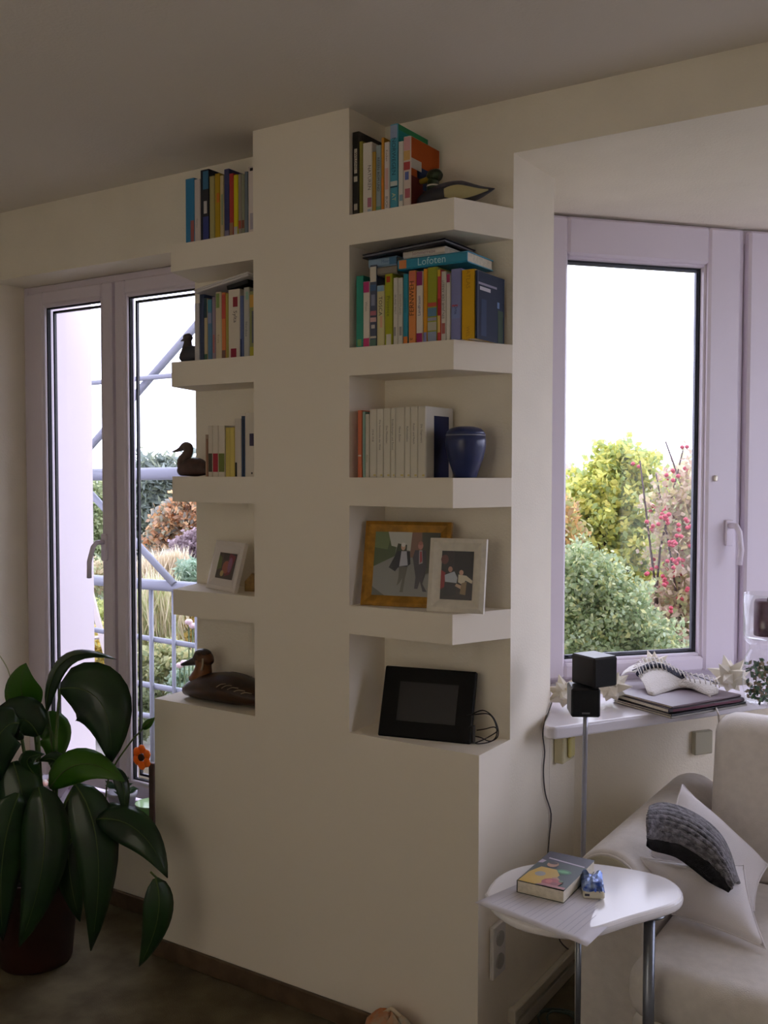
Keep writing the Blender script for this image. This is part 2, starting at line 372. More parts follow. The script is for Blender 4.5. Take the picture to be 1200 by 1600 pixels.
B_(630, 641.5, 213, Z1T, 'd8c8bb', 'book with orange cover and patchwork spine at the row end, top right shelf', G1, .15, bands=[(.80,.99,'d9a6a8'),(.66,.8,'d8b06c'),(.52,.64,'b5494a'),(.38,.5,'5f6fb2',.2,.8),(.12,.26,'b06069',.2,1.)], cover=[(0,1,0,1,'b5541f'),(.2,1,.3,.62,'2f3c58'),(0,.4,.0,.45,'6b2e28'),(0,.35,.55,.7,'c9c3b6'),(.4,1.,0,.3,'3c3340')])

G2 = 'books standing on the second shelf right of the pier'
B_(556, 567.5, 431, Z2T, '2f9480', 'sea green book first in the row, second right shelf', G2, .14, bands=[(.02,.12,'7fae6f',.2,.8)])
B_(567, 577.5, 440, Z2T, 'ded6ca', 'white book with magenta ends next to the sea green one', G2, .13, bands=[(0,.14,'c03a72'),(.83,1,'b43274')], texts=[('Wein', .62, .0085, '9a9590')])
B_(577.5, 588.5, 414, Z2T, '4d556b', 'tall dark patterned book with a white top patch, second right shelf', G2, .14, bands=[(.79,.98,'d5cfc0'),(.68,.76,'44648f'),(.5,.64,'8f95ad',.2,.8),(.38,.44,'b06a78'),(.3,.36,'cfa9a8'),(.22,.27,'c9c4bd',.2,.8),(.1,.13,'cfc8b8'),(0,.09,'58786a')])
B_(588.5, 600.5, 446, Z2T, 'cfc795', 'pale cream book with light blue top, second right shelf', G2, .13, bands=[(.9,1,'86a9c4'),(.30,.5,'d9a98a',.45,.8)], texts=[('TOSCA', .66, .0115, '2d2f33')])
B_(600.8, 613, 428, Z2T, 'a9ad22', 'lime green book with a red dot at the top of its spine', G2, .14, bands=[(.88,.97,'b5421f',.2,.75),(0,.16,'d4d1c6',.2,.9)], texts=[('Provence', .55, .0105, '55601c')])
B_(614, 621.5, 434, Z2T, 'd3cec3', 'thin white book with small grey print, left of a matching one', G2, .125, texts=[('IRLAND WEST', .6, .006, '77716c')], bands=[(.13,.27,'8f8d8a',.15,.6)])
B_(621.5, 629, 434, Z2T, 'cdc9be', 'thin white book with small grey print, right of a matching one', G2, .125, texts=[('SCHOTTLAND', .6, .006, '77716c')], bands=[(.13,.27,'8f8d8a',.3,.9)])
B_(629.5, 637.5, 428, Z2T, '2d8fa8', 'turquoise book with an orange foot, second right shelf', G2, .135, bands=[(0,.11,'d97f3a')], texts=[('Schweden', .55, .007, '1f6c80')])
B_(638, 649.5, 423, Z2T, 'df8f4f', 'orange book with bold black vertical title, second right shelf', G2, .14, bands=[(.82,.99,'d77a5a')], texts=[('FERNWEH', .62, .0145, '4a2c18', .5, 1), ('a', .06, .012, '6b4a20')])
B_(650, 660.5, 424, Z2T, 'ddd5cb', 'white book with plum ends and dark blue title', G2, .13, bands=[(0,.14,'9c1f66'),(.80,1,'8f2266')], texts=[('Landfrauen', .52, .0085, '3a3f78', .5, 1)])
B_(661, 667.5, 420, Z2T, 'd9981e', 'thin amber book left of the olive green one', G2, .13, bands=[(.0,.14,'7f88c2')])
B_(667.5, 683, 417.5, Z2T, '9aa02a', 'olive green book with a red stripe and picture panels below', G2, .145, bands=[(.47,.53,'c0503c'),(.34,.46,'5f86a0'),(.28,.33,'9c9aa8'),(.15,.27,'b5b3a0'),(0,.14,'93a0b8')])
B_(683, 688.5, 421, Z2T, 'cf4747', 'thin red and yellow book, second right shelf', G2, .12, bands=[(.9,1,'d9b83a'),(.12,.36,'e0c06a'),(.36,.6,'b01f32')])
B_(688.8, 697, 424, Z2T, 'd0cac0', 'white book with long grey vertical lettering', G2, .13, texts=[('EIN JAHR DER ARBEIT', .60, .0075, '6a625e', .5, 1)], bands=[(.1,.26,'a85a55',.1,.9)])
B_(697, 703.5, 428, Z2T, 'd8d3ca', 'thin white book with magenta tip left of the lavender one', G2, .13, bands=[(.87,1,'9c2a5c')])
B_(704, 720.5, 420, Z2T, '8286b8', 'thick lavender blue book, second right shelf', G2, .14, bands=[(.47,.5,'c05a66',.1,.7),(.3,.46,'7f8fc4',.1,.9)], texts=[('Orte', .43, .009, '3c4474')])
B_(721, 741.5, 421, Z2T, 'd9a90a', 'thick bright yellow book near the shelf corner', G2, .14, texts=[('ATLAS', .86, .012, 'b5860a'), ('WELT', .08, .01, 'b5860a')])
B_(742, 746.5, 422, Z2T, '2a3650', 'navy book with its cover facing the window, last in the row', G2, .150, cover=[(0,1,0,1,'262f42'),(0,.7,.80,.84,'8f8ca0'),(.05,.45,.72,.78,'c0bcc4'),(.1,.3,.05,.6,'2f3c58'),(.72,.8,.52,.62,'6f86b0'),(.75,.95,0,.5,'3a4a3a')])

# lying on top of that row
G2s = 'books lying on the second right shelf row'
def flat_book(cx, cy, z, lx, ly, t, rz, col, label, group, name='book', spine_text=None, stext=('ffffff', .014), bands=(), tilt=0., page_side=True):
    """a closed book lying flat: local x = spine direction, spine on local -y"""
    o = thing(name, label, 'book', (cx, cy, z), group)
    X = Matrix.Translation((cx, cy, z)) @ Matrix.Rotation(rz, 4, 'Z') @ Matrix.Rotation(tilt, 4, 'Y')
    mc = M(col, .4); bt = min(.0025, t*.15)
    c = MB(); r = min(.004, t*.3)
    prof = [(ly/2, 0), (-ly/2+r, 0), (-ly/2, r), (-ly/2, t-r), (-ly/2+r, t), (ly/2, t), (ly/2, t-bt), (-ly/2+.004, t-bt), (-ly/2+.004, bt), (ly/2, bt)]
    c.prism(prof, -lx/2, lx/2, 0, 0).xf(X).build('cover', mc, o)
    MB().box(-lx/2+.003, lx/2-.003, -ly/2+.004, ly/2-.003, bt, t-bt).xf(X).build('pages', PAGES, o)
    if spine_text or bands:
        pm = MB(); mats = []
        for f0, f1, cc in bands:
            MB().box(-lx/2+lx*f0, -lx/2+lx*f1, -ly/2-.0004, -ly/2+.001, r*.8, t-r*.8).xf(X).build('spine_band', M(cc, .4), o)
        if spine_text:
            mm = M(stext[0], .4); mats.append(mm) if mm not in mats else None
            v, f = text_verts(spine_text, stext[1]); ox = stext[2] if len(stext) > 2 else 0
            pm.add([(p[0]+ox, -ly/2-.0008, t/2+p[1]) for p in v], f, mats.index(mm))
            pm.xf(X).build('spine_title', mats, o)
    return o, X
def top_of(u, v): return at(u, v, 1, .012)
zt = at(668, 417.5, 1, .012).z+.0015
flat_book(-.150, .085, zt, .205, .145, .028, 0, '2f8fae', 'teal blue book titled Lofoten lying across the upright books', G2s, spine_text='Lofoten', stext=('b5e0e8', .027, .0), bands=[(0.02,.13,'d98a4f')])
flat_book(-.296, .090, zt-.006, .080, .15, .022, 0, '8c8478', 'grey-brown small book lying under the pale blue one', G2s)
flat_book(-.302, .090, zt+.0165, .088, .15, .024, 0, '8aa6c0', 'pale blue small book lying on the grey-brown one', G2s, spine_text='Meer', stext=('4f6f9c', .012, .01), bands=[(.75,1.,'3f6f94')])
flat_book(-.175, .085, zt+.0290, .125, .14, .019, 0, 'd3ccc2', 'white book with faint pink title lying on the teal blue one', G2s, spine_text='Sommerreise', stext=('9a7f84', .013, 0))
zl_, zr_ = at(566, 404, 1, .0).z, at(696, 377, 1, .0).z
xl_, xr_ = at(566, 404, 1, .0).x, at(696, 377, 1, .0).x
zl_, zr_ = max(zl_, zt+.046), max(zr_, zt+.0585)
o = thing('folder', 'black flat folder with grey edge topmost on the second right shelf', 'folder', (xl_, .01, zl_), None)
X = Matrix.Translation((xl_, .0, zl_-.006)) @ Matrix.Rotation(-math.atan2(zr_-zl_, xr_-xl_), 4, 'Y'); L_ = xr_-xl_
MB().rbox(0, L_, 0, .165, 0, .0035, .001).xf(X).build('cover', M('1b1e26', .35), o)
MB().rbox(.003, L_-.003, .004, .162, .0035, .008, .001).xf(X).build('sheets', M('8d9098', .6), o)
MB().rbox(0, L_, 0, .165, .008, .0110, .001).xf(X).build('lid', M('20232c', .3), o)

G3 = 'white volumes of one series on the third right shelf'
B_(558.5, 565, 641, Z3T, 'd97650', 'thin orange book at the left end of the third right shelf', 'thin books on the third right shelf', .13, bands=[(.31,.34,'e6d5c5')])
B_(566, 570.5, 643, Z3T, '8fb0a4', 'thin pale teal book beside the orange one', 'thin books on the third right shelf', .12)
B_(570.5, 576.5, 647, Z3T, 'cfcab8', 'thin off-white book next to the white series volumes', 'thin books on the third right shelf', .13, texts=[('Album', .3, .006, '8f8878')])
vols = [577, 588.5, 598.8, 610, 617.5, 632, 641, 652.5, 665]
tt = ['1914-1918', 'Die Geschichte der Welt', 'Das Mittelalter', 'Entdeckungen und Reisen', 'Neue Zeiten', 'Reformation', 'Kaiser und Reich', 'Die Gegenwart']
ords = ['first', 'second', 'third', 'fourth', 'fifth', 'sixth', 'seventh', 'last']
for k in range(8):
    vt = 639.5-k*.7
    last = k == 7
    B_(vols[k], vols[k+1], vt, Z3T, 'd9d4c4', ('last white series volume with a dark blue cover panel facing the jar' if last else ords[k]+' white volume from the left in the series on the third right shelf'), G3, .145,
       bands=[(.02,.05,'cfc07a',.6,.95)], texts=[(tt[k], .62, .0058, '6b655c')], cover=[(0,1,0,1,'d2cdc0'),(.28,.85,.0,.88,'262a4a')] if last else None)

G4 = 'books on the top shelf left of the pier'
B_(289.5, 303.5, 279, Z1T, '2f7fae', 'bright blue book at the left end of the top left shelf', G4, .14, bands=[(.0,.35,'a05a58',.6,1.)], vref=330)
B_(303.5, 312.5, 280, Z1T, 'd2cac4', 'white book between the blue and the black one, top left shelf', G4, .13, texts=[('Garten', .3, .007, '8a8580')], vref=330)
B_(313, 326.5, 265, Z1T, '23262f', 'tall black book with blue spine and white label, top left shelf', G4, .15, bands=[(.72,.98,'3f7396',.3,1),(.38,.56,'c8c6c2',.4,.8),(.0,.34,'3a4586',.3,1)], vref=330)
B_(327, 335, 275, Z1T, 'a8a06a', 'khaki book next to the tall black one, top left shelf', G4, .13, vref=330)
B_(335.5, 343.5, 271, Z1T, 'b5961a', 'mustard yellow book, top left shelf', G4, .14, bands=[(.55,.7,'c9741f',.4,1)], vref=330)
B_(343.5, 349.5, 274, Z1T, 'c4b489', 'cream book left of the navy one, top left shelf', G4, .13, bands=[(.2,.7,'8fa07c',.4,.9)], vref=330)
B_(350, 358, 264, Z1T, '343a6a', 'tall navy book, top left shelf', G4, .15, bands=[(.0,.1,'7f7a94')], vref=330)
B_(358, 364.5, 271, Z1T, 'b03a34', 'red book between navy and yellow ones, top left shelf', G4, .14, bands=[(.0,.22,'a07a5c')], vref=330)
B_(364.8, 371.5, 273, Z1T, 'd3c81f', 'lemon yellow book, top left shelf', G4, .14, bands=[(0,.15,'b5b5b5')], vref=330)
B_(372, 377, 272, Z1T, '9c9484', 'grey book with a red patch low on the spine, top left shelf', G4, .13, bands=[(.1,.24,'b05040')], vref=330)
B_(377, 382, 272, Z1T, '8f937c', 'grey-green book, top left shelf', G4, .13, bands=[(.1,.24,'7f4a38')], vref=330)
B_(382, 387, 268, Z1T, '6f7c88', 'blue-grey book beside the last white one, top left shelf', G4, .14, vref=330)
B_(387.5, 397.5, 260, Z1T, 'd9cdc4', 'pale book with a black dot on top next to the pier, top left shelf', G4, .145, bands=[(.93,.98,'2a2226',.3,.9),(.05,.3,'a8a0a8',.3,.9)], vref=330)

G5 = 'books on the second shelf left of the pier'
B_(303.5, 311, 474, Z2T, 'c9c6c6', 'white flat book standing behind the small dark bird', G5, .15, vref=500)
B_(311.5, 318.5, 460, Z2T, '3a4664', 'dark blue book next to the white flat one, second left shelf', G5, .14, vref=500)
B_(318.5, 324, 466, Z2T, 'c0b08a', 'beige book with dark green top, second left shelf', G5, .13, bands=[(.68,1,'22404a'),(0,.1,'35624a')], vref=500)
B_(324, 331, 468, Z2T, '5a86a8', 'steel blue book, second left shelf', G5, .13, bands=[(.8,1,'4a90a4'),(.6,.78,'8f9ab8')], vref=500)
B_(331, 336.5, 464, Z2T, '9a8896', 'dusty mauve book, second left shelf', G5, .13, bands=[(.1,.4,'b06a6a',.2,.8)], vref=500)
B_(336.5, 346, 456, Z2T, 'cdc2a4', 'cream book with a green top, second left shelf', G5, .135, bands=[(.76,.98,'7f9a58',.1,.7)], texts=[('Kreta', .3, .008, '9a8a6a')], vref=500)
B_(346, 352.5, 457, Z2T, 'd67f48', 'orange book with a red upper spine, second left shelf', G5, .135, bands=[(.6,.97,'c4524a'),(0,.13,'7a5a50')], vref=500)
B_(352.5, 356.5, 458, Z2T, 'a8a04a', 'thin yellow-green book, second left shelf', G5, .13, vref=500)
B_(356.5, 374.5, 452, Z2T, 'd9d0bf', 'thick white book with two dark red squares, second left shelf', G5, .14, bands=[(.74,.89,'8f2a38',.42,.85),(.0,.14,'8f1f38',.2,.72)], texts=[('Sylta', .6, .014, '4a4048', .62)], vref=500)
B_(374.5, 380.5, 462, Z2T, '5a6a94', 'slate blue book beside the thick white one, second left shelf', G5, .13, bands=[(0,.3,'26345c',.0,.5)], vref=500)
B_(380.5, 389.5, 449, Z2T, 'b5b5ad', 'light grey book, second left shelf', G5, .135, texts=[('Nordsee', .4, .009, '6a6a72')], bands=[(.82,.94,'8fb5a4',.4,.9)], vref=500)
B_(389.5, 397.5, 455, Z2T, '8a8f5a', 'olive book beside the pier, second left shelf', G5, .135, bands=[(.75,.95,'d0a048'),(.2,.7,'5a606a',.5,1),(0,.15,'b0a83a')], vref=500)
# white box lid lying on the row
zA = at(305, 459, 1, .012).z; zB_ = at(389, 431, 1, .012).z
xa, xb = at(305, 459, 1, .012).x, at(389, 431, 1, .012).x
X = Matrix.Translation((xa, 0, zA)) @ Matrix.Rotation(-math.atan2(zB_-zA, xb-xa), 4, 'Y')
L_ = math.hypot(zB_-zA, xb-xa)
o = thing('flat_box', 'white flat cardboard box lying tilted on the second left book row', 'box', (xa, .01, zA))
MB().rbox(0, L_, .008, .165, 0, .007, .002).xf(X).build('box_base', M('d9d4d2', .6), o)
MB().rbox(-.002, L_+.002, .006, .168, .007, .012, .002).xf(X).build('box_lid', M('dedad8', .6), o)
MB().box(L_*.52, L_*.9, .03, .14, -.013, -.001).xf(X).build('inlay_card', M('22252c', .5), o)

G6 = 'books on the third shelf left of the pier'
B_(320.5, 325, 679, Z3T, 'b59a80', 'thin light brown book behind the small wooden duck', G6, .12, bands=[(.0,.9,'8f5a44',.6,1)], vref=700)
for (u0, u1, cc, wd_) in ((325, 332, '4a463c', 'dark grey'), (332, 341, 'a8283c', 'crimson'), (341, 351, '6f7a3a', 'moss green')):
    B_(u0, u1, 665, Z3T, 'd6cdbd', 'white book with '+wd_+' lower spine, third left shelf', G6, .135, bands=[(.09,.46,cc)], vref=700)
B_(352, 359, 668, Z3T, 'd0bd62', 'pale yellow book left of its twin, third left shelf', G6, .13, vref=700)
B_(359, 366, 668, Z3T, 'd6c468', 'pale yellow book next to the slim white one, third left shelf', G6, .13, vref=700)
B_(366.5, 376.5, 654, Z3T, 'd0c8ba', 'slim white book with a black foot, third left shelf', G6, .135, bands=[(.0,.25,'23291f',0,.35)], vref=700)
B_(376.8, 382.5, 650, Z3T, '26405e', 'dark blue ring binder book, third left shelf', G6, .14, bands=[(.05,.95,'1c2c40',.5,.9)], vref=700)
B_(382.5, 397.5, 645, Z3T, 'd6cebf', 'wide white book with a dark label next to the pier, third left shelf', G6, .145, bands=[(.48,.68,'46405a',.5,.98),(.04,.075,'3a3434',.68,.84)], vref=700)

# ---------------------------------------------------------------- photo frames
def poly_print(name, mats_polys, X, parent, off=.0003, step=.00012):
    """flat print: coloured polygons in the local x-z plane, facing local -y"""
    pm = MB(); mats = []
    for k, (cc, poly) in enumerate(mats_polys):
        mm = M(cc, .35)
        if mm not in mats: mats.append(mm)
        pm.add([(a, -off-step*k, c_) for a, c_ in poly], [list(range(len(poly)))], mats.index(mm))
    return pm.xf(X).build(name, mats, parent)
def ell(cx, cy, rx, ry, n=12): return [(cx+rx*math.cos(2*math.pi*k/n), cy+ry*math.sin(2*math.pi*k/n)) for k in range(n)]
def photo_frame(name, label, bl, rz, w_, h_, fw, th, tilt, mats, pic, name2='photograph'):
    X = Matrix.Translation(bl) @ Matrix.Rotation(rz, 4, 'Z') @ Matrix.Rotation(-tilt, 4, 'X')
    o = thing(name, label, 'photo frame', bl)
    b = MB()
    for a in (0, 1):   # four mitred mouldings
        pass
    O = [(0,0),(w_,0),(w_,h_),(0,h_)]; I = [(fw,fw),(w_-fw,fw),(w_-fw,h_-fw),(fw,h_-fw)]
    vs = [(x,0,z) for x,z in O]+[(x,.004,z) for x,z in I]+[(x,th,z) for x,z in O]+[(x,-.003,z) for x,z in [(fw*.35,fw*.35),(w_-fw*.35,fw*.35),(w_-fw*.35,h_-fw*.35),(fw*.35,h_-fw*.35)]]
    fs = []
    for i in range(4):
        j = (i+1)%4
        fs += [(i,j,12+j,12+i),(12+i,12+j,4+j,4+i),(i,8+i,8+j,j)]
    fs.append((8,9,10,11))
    b.add(vs, fs, 0).xf(X).build('moulding', mats, o)
    Xp = X @ Matrix.Translation((fw, .0035, fw)); pw, ph = w_-2*fw, h_-2*fw
    poly_print(name2, [(c_, [(a*pw, q*ph) for a, q in pl]) for c_, pl in pic], Xp, o)
    # easel back
    MB().box(w_*.42, w_*.58, th, th+.003, .01, h_*.7).xf(X @ Matrix.Translation((0, th*0, 0)) ).build('easel_back', M('3a2f25', .8), o)
    return o, X
sq = [(0,0),(1,0),(1,1),(0,1)]
pic1 = [('8f918c', sq), ('51603f', [(0,.45),(.32,.62),(.36,1),(0,1)]), ('6f7f52', [(0,.75),(.2,.72),(.26,1),(0,1)]), ('c4c6be', [(.26,.78),(.58,.7),(.6,1),(.2,1)]), ('8a6a5c', [(.55,.6),(.8,.62),(.8,1),(.57,1)]), ('56584a', [(.76,.35),(1,.4),(1,1),(.72,1)]), ('6a6a60', [(0,0),(.2,0),(.02,.12),(0,.14)]),
    ('3a4230', [(.32,.62),(.5,.62),(.5,.8),(.36,.82)]),
    ('22252e', [(.36,.7),(.55,.7),(.57,.5),(.52,.46),(.38,.44),(.34,.38),(.24,.44)]), ('b9bcc6', [(.42,.7),(.5,.7),(.53,.48),(.40,.46)]), ('6a675e', [(.40,.46),(.53,.46),(.5,.28),(.48,.06),(.43,.06),(.46,.28),(.42,.2),(.38,.16),(.4,.3)]), ('c9a892', ell(.445,.77,.035,.06)), ('e0deda', ell(.445,.80,.034,.035)),
    ('4a4850', [(.63,.72),(.8,.72),(.82,.46),(.77,.2),(.84,.08),(.78,.08),(.73,.24),(.7,.12),(.65,.12),(.66,.3),(.62,.5),(.6,.6)]), ('b0a4ac', [(.69,.72),(.74,.72),(.755,.52),(.70,.5)]), ('a8404a', [(.705,.7),(.73,.7),(.745,.55),(.715,.52)]), ('c48f84', ell(.71,.79,.04,.06)), ('b07a70', ell(.71,.83,.035,.03))]
bl = at(561, 946, 2, Z4T); 
rz1 = R(14)
photo_frame('photo_frame', 'gold wooden frame with a photo of two people walking', (bl.x, bl.y+.006, Z4T+.001), rz1, .243, .232, .029, .016, R(12), M('a97a2a', .35, metal=.35, var=.25, vs=40), pic1)
pic2 = [('2a2226', sq), ('16151a', [(.4,.5),(1,.45),(1,1),(.4,1)]), ('6a3a38', ell(.1,.82,.12,.1)), ('8f1f28', [(0,.2),(.12,.25),(.14,.55),(0,.6)]), ('b4bcc8', [(.12,.5),(.42,.58),(.52,.45),(.5,.32),(.14,.36)]), ('b98f7c', ell(.29,.62,.07,.06)), ('1a1a22', [(.1,.05),(.5,.1),(.52,.34),(.14,.36)]), ('d4ccb4', [(.55,.52),(.8,.5),(1,.4),(.98,.34),(.78,.4),(.72,.3),(.55,.36)]), ('c9a08a', ell(.64,.56,.07,.055)), ('c4a88f', [(.46,.28),(.7,.2),(.72,.28),(.5,.33)]), ('8f7a5c', [(.62,.12),(.8,.1),(.82,.38),(.66,.34)])]
bl = at(676, 953, 2, Z4T)
photo_frame('photo_frame', 'white painted frame with a photo of two people sitting', (bl.x, bl.y-.032, Z4T+.001), R(12), .152, .192, .033, .014, R(10), M('d8d2c4', .5, var=.05, vs=60), pic2)
pic3 = [('4a4038', sq), ('7a2f3a', [(.5,.1),(.8,.2),(.95,.9),(.6,1)]), ('5f6a34', [(0,.3),(.25,.4),(.2,.8),(0,.9)]), ('a05a4a', ell(.5,.45,.2,.25)), ('2f2a26', [(.3,.7),(.6,.75),(.55,1),(.25,1)]), ('b5a06a', ell(.35,.2,.1,.12)), ('8a5a7a', ell(.72,.55,.12,.3))]
bl = at(318, 917, 2, Z4T)
photo_frame('photo_frame', 'white frame with a dark flower photo on the left shelf', (-1.005, .086, Z4T+.001), R(-19), .178, .152, .036, .012, R(15), M('ddd6cf', .5), pic3)
o = MB().prism([(0,0),(.05,0),(.05,.045),(.022,.055),(0,.03)], 0, .012, 0, 1).xf(Matrix.Translation((-.842, .082, Z4T)) @ Matrix.Rotation(R(20), 4, 'Z')).build('wooden_block', M('8a6a2e', .5, var=.2, vs=50)); tag(o, 'small brown wooden block between the flower photo and the pier', 'block')

# digital photo frame with its cable
bl = at(586, 1151, 2, Z5); br = at(728, 1159, 2, Z5)
rzd = R(13.0); X = Matrix.Translation((bl.x, bl.y+.012, Z5+.001)) @ Matrix.Rotation(rzd, 4, 'Z') @ Matrix.Rotation(R(-20), 4, 'X')
o = thing('digital_photo_frame', 'black digital photo frame leaning in the lowest right niche', 'photo frame', (bl.x, bl.y+.012, Z5))
MB().rbox(0, .258, 0, .018, 0, .190, .003).xf(X).build('bezel', M('070708', .5, spec=.15), o)
MB().box(.048, .212, -.0008, .002, .045, .150).xf(X).build('screen', M('222124', .3, spec=.3), o)
MB().rbox(.09, .17, .018, .032, .03, .13, .004).xf(X).build('rear_housing', BLACK, o)
MB().tube([X @ Vector((.13, .03, .10)), X @ Vector((.13, .085, -.0))], .006, 6).build('stand_leg', BLACK, o)
cz = Z5+.003
cp = thing('power_cable', 'coiled black power cable beside the digital photo frame', 'cable', (-.06, .10, Z5))
def coil(path, r=.0016): return MB().tube(path, r, 5)
def arcp(pxs, y): return [tuple(at(u, v, 1, y_)) for (u, v), y_ in zip(pxs, y)]
def smooth(pts, n=6):
    P = [Vector(p) for p in pts]; out = []
    for i in range(len(P)-1):
        a, b_, c_, d_ = P[max(i-1,0)], P[i], P[i+1], P[min(i+2,len(P)-1)]
        for k in range(n):
            t = k/n; out.append(.5*((2*b_)+(-a+c_)*t+(2*a-5*b_+4*c_-d_)*t*t+(-a+3*b_-3*c_+d_)*t**3))
    out.append(P[-1]); return out
pA = [(729,1124),(738,1116),(755,1110),(770,1120),(778,1138),(777,1152),(765,1158),(750,1152),(735,1149)]
pB = [(730,1118),(745,1116),(764,1116),(774,1130),(776,1148),(768,1158),(748,1162),(733,1158)]
pC = [(745,1141),(758,1139),(772,1136),(777,1142),(766,1150),(750,1158),(738,1161),(728,1156)]
for pp, yy in ((pA,.105),(pB,.095),(pC,.09)):
    ys = [yy]*len(pp)
    pts = []
    for u, v in pp:
        q = at(u, v, 1, yy)
        if q.z < cz: q = at(u, v, 2, cz)
        pts.append(q)
    coil(smooth(pts)).build('cable_loop', BLACK, cp)
q = at(738, 1141, 1, .095)
MB().rbox(q.x-.008, q.x+.006, q.y-.008, q.y+.008, Z5+.001, q.z+.012, .002).build('plug', BLACK, cp)

# ---------------------------------------------------------------- urn
q = (-.083, .075, Z3T); 
o = thing('lidded_jar', 'dark blue ceramic lidded jar beside the white volumes', 'jar', q)
k = 1.0
MB().lathe([(.0,.0005),(.028,.0005),(.030,.004),(.036,.022),(.046,.05),(.0525,.078),(.0535,.095),(.0515,.1085)], q, 32).build('body', M('2a3560', .3, var=.12, vs=40), o)
MB().lathe([(.0515,.1085),(.0525,.110),(.0515,.112)], q, 32).build('rim_line', M('8a8ca0', .3), o)
MB().lathe([(.0512,.112),(.048,.120),(.040,.127),(.028,.131),(.022,.1325),(0,.133)], q, 32).build('lid', M('2c3763', .3, var=.12, vs=40), o)

# ---------------------------------------------------------------- ducks (local: -x = head end)
def duck(name, label, loc, rz, L, hb, wb, neck, head, bill, mb_, mh, mbill, extras=(), tail_up=.3, zsq=1.):
    """L body length, hb height, wb half width; neck/head/bill are lists of (x, z, r) in units of L"""
    o = thing(name, label, 'duck figurine', loc)
    X = Matrix.Translation(loc) @ Matrix.Rotation(rz, 4, 'Z')
    b = MB(); N = 14; pts = []; rr = []; fl = []
    for i in range(N+1):
        t = i/N; x = -L/2+L*t
        prof = max(.02, math.sin(math.pi*min(1, (t*.92+.08)))**.55)
        if t > .6: prof *= 1-.65*((t-.6)/.4)**1.3
        hh = hb/2*prof; cz_ = hh*1.0+ (tail_up*hb*max(0, (t-.6)/.4)**1.6)
        pts.append((x, 0, cz_)); rr.append(wb*prof); fl.append(hh/(wb*prof))
    b.tube(pts, rr, 16, 0, True, fl, (0,0,1)); b.xf(X).build('body', mb_, o)
    def part(nm, lst, mt, seg=12, flat=1.):
        MB().tube(smooth([(x*L, 0, z*L) for x, z, r in lst], 4), np.interp(np.linspace(0, 1, 4*(len(lst)-1)+1), np.linspace(0, 1, len(lst)), [r*L for x, z, r in lst]).tolist(), seg, 0, True, flat, (0,1,0)).xf(X).build(nm, mt, o)
    if neck: part('neck', neck, mh[0] if isinstance(mh, list) else mh)
    part('head', head, mh[-1] if isinstance(mh, list) else mh)
    part('bill', bill, mbill, 8)
    for nm, fn, mt in extras: fn(MB()).xf(X).build(nm, mt, o)
    return o
# surface patches that hug a duck body
def body_at(L, hb, wb, t, tail_up):
    prof = max(.02, math.sin(math.pi*min(1, (t*.92+.08)))**.55)
    if t > .6: prof *= 1-.65*((t-.6)/.4)**1.3
    hh = hb/2*prof; return -L/2+L*t, hh+(tail_up*hb*max(0, (t-.6)/.4)**1.6), wb*prof, hh
def patch(L, hb, wb, tu, t0, t1, a0, a1, off=1.03, taper=True):
    def f(b):
        for side in (-1, 1):
            P = []
            for i in range(13):
                q_ = i/12; t = t0+(t1-t0)*q_; x, cz_, ry, rz_ = body_at(L, hb, wb, t, tu); row = []
                sh = (math.sin(math.pi*(.12+.80*q_))**.6) if taper else 1
                am, ah = (a0+a1)/2, (a1-a0)/2*sh
                for j in range(6):
                    an = R(am+ah*(j/2.5-1)); row.append((x, side*ry*off*math.cos(an), cz_+rz_*off*math.sin(an)))
                P.append(row)
            b.grid(P)
        return b
    return f
mg = M('26361a', .35, var=.3, vs=60)
Lm = .215
duck('duck_figurine', 'mallard figurine with green head beside the books on the top right shelf', (-.110, .068, Z1T), R(4), Lm, .060, .036,
     [(-.30,.16,.085),(-.31,.26,.075),(-.30,.34,.07)], [(-.36,.355,.05),(-.32,.385,.078),(-.26,.385,.085),(-.21,.36,.05)], [(-.33,.365,.06),(-.40,.35,.038),(-.47,.345,.034),(-.52,.34,.02)],
     M('2b2c3a', .5, var=.3, vs=30, var2='3a3838'), mg, M('85721e', .4),
     extras=[('back', patch(Lm, .060, .036, .45, .30, .995, 22, 90, 1.03, False), M('4d4c54', .55, var=.25, vs=60)), ('side_patch', patch(Lm, .060, .036, .45, .42, .93, -45, 26, 1.05), M('b0a678', .6)), ('neck_ring', lambda b: b.lathe([(.0165,.0),(.018,.002),(.0165,.004)], (-.0655,0,.055), 16), M('cfcabb', .5))], tail_up=.45)
# small dark bird on the second left shelf
Lb = .085
duck('bird_figurine', 'small dark bird figurine at the end of the second left shelf', (-1.022, .050, Z2T), R(0), Lb, .054, .023,
     [(-.26,.36,.24),(-.23,.55,.19),(-.21,.72,.155),(-.20,.92,.13)], [(-.34,.88,.10),(-.27,.92,.15),(-.16,.92,.16),(-.06,.88,.1)], [(-.31,.88,.10),(-.42,.86,.055),(-.55,.83,.015)],
     M('2c3038', .5), M('3a3436', .5), M('2f2b2c', .5), tail_up=.2)
# small wooden duck on the third left shelf
Ls = .135
duck('duck_figurine', 'small brown wooden duck with curved neck on the third left shelf', (-1.000, .042, Z3T), R(0), Ls, .058, .030,
     [(-.36,.20,.17),(-.40,.34,.145),(-.30,.48,.115),(-.23,.58,.105),(-.25,.66,.10)], [(-.22,.58,.098),(-.24,.66,.108),(-.32,.695,.10),(-.41,.665,.08),(-.48,.635,.058)], [(-.45,.645,.064),(-.58,.60,.04),(-.76,.565,.010)],
     M('4a3630', .5, var=.25, vs=50), M('5a4a44', .5, var=.2, vs=40), M('5a4c42', .5), tail_up=.2)
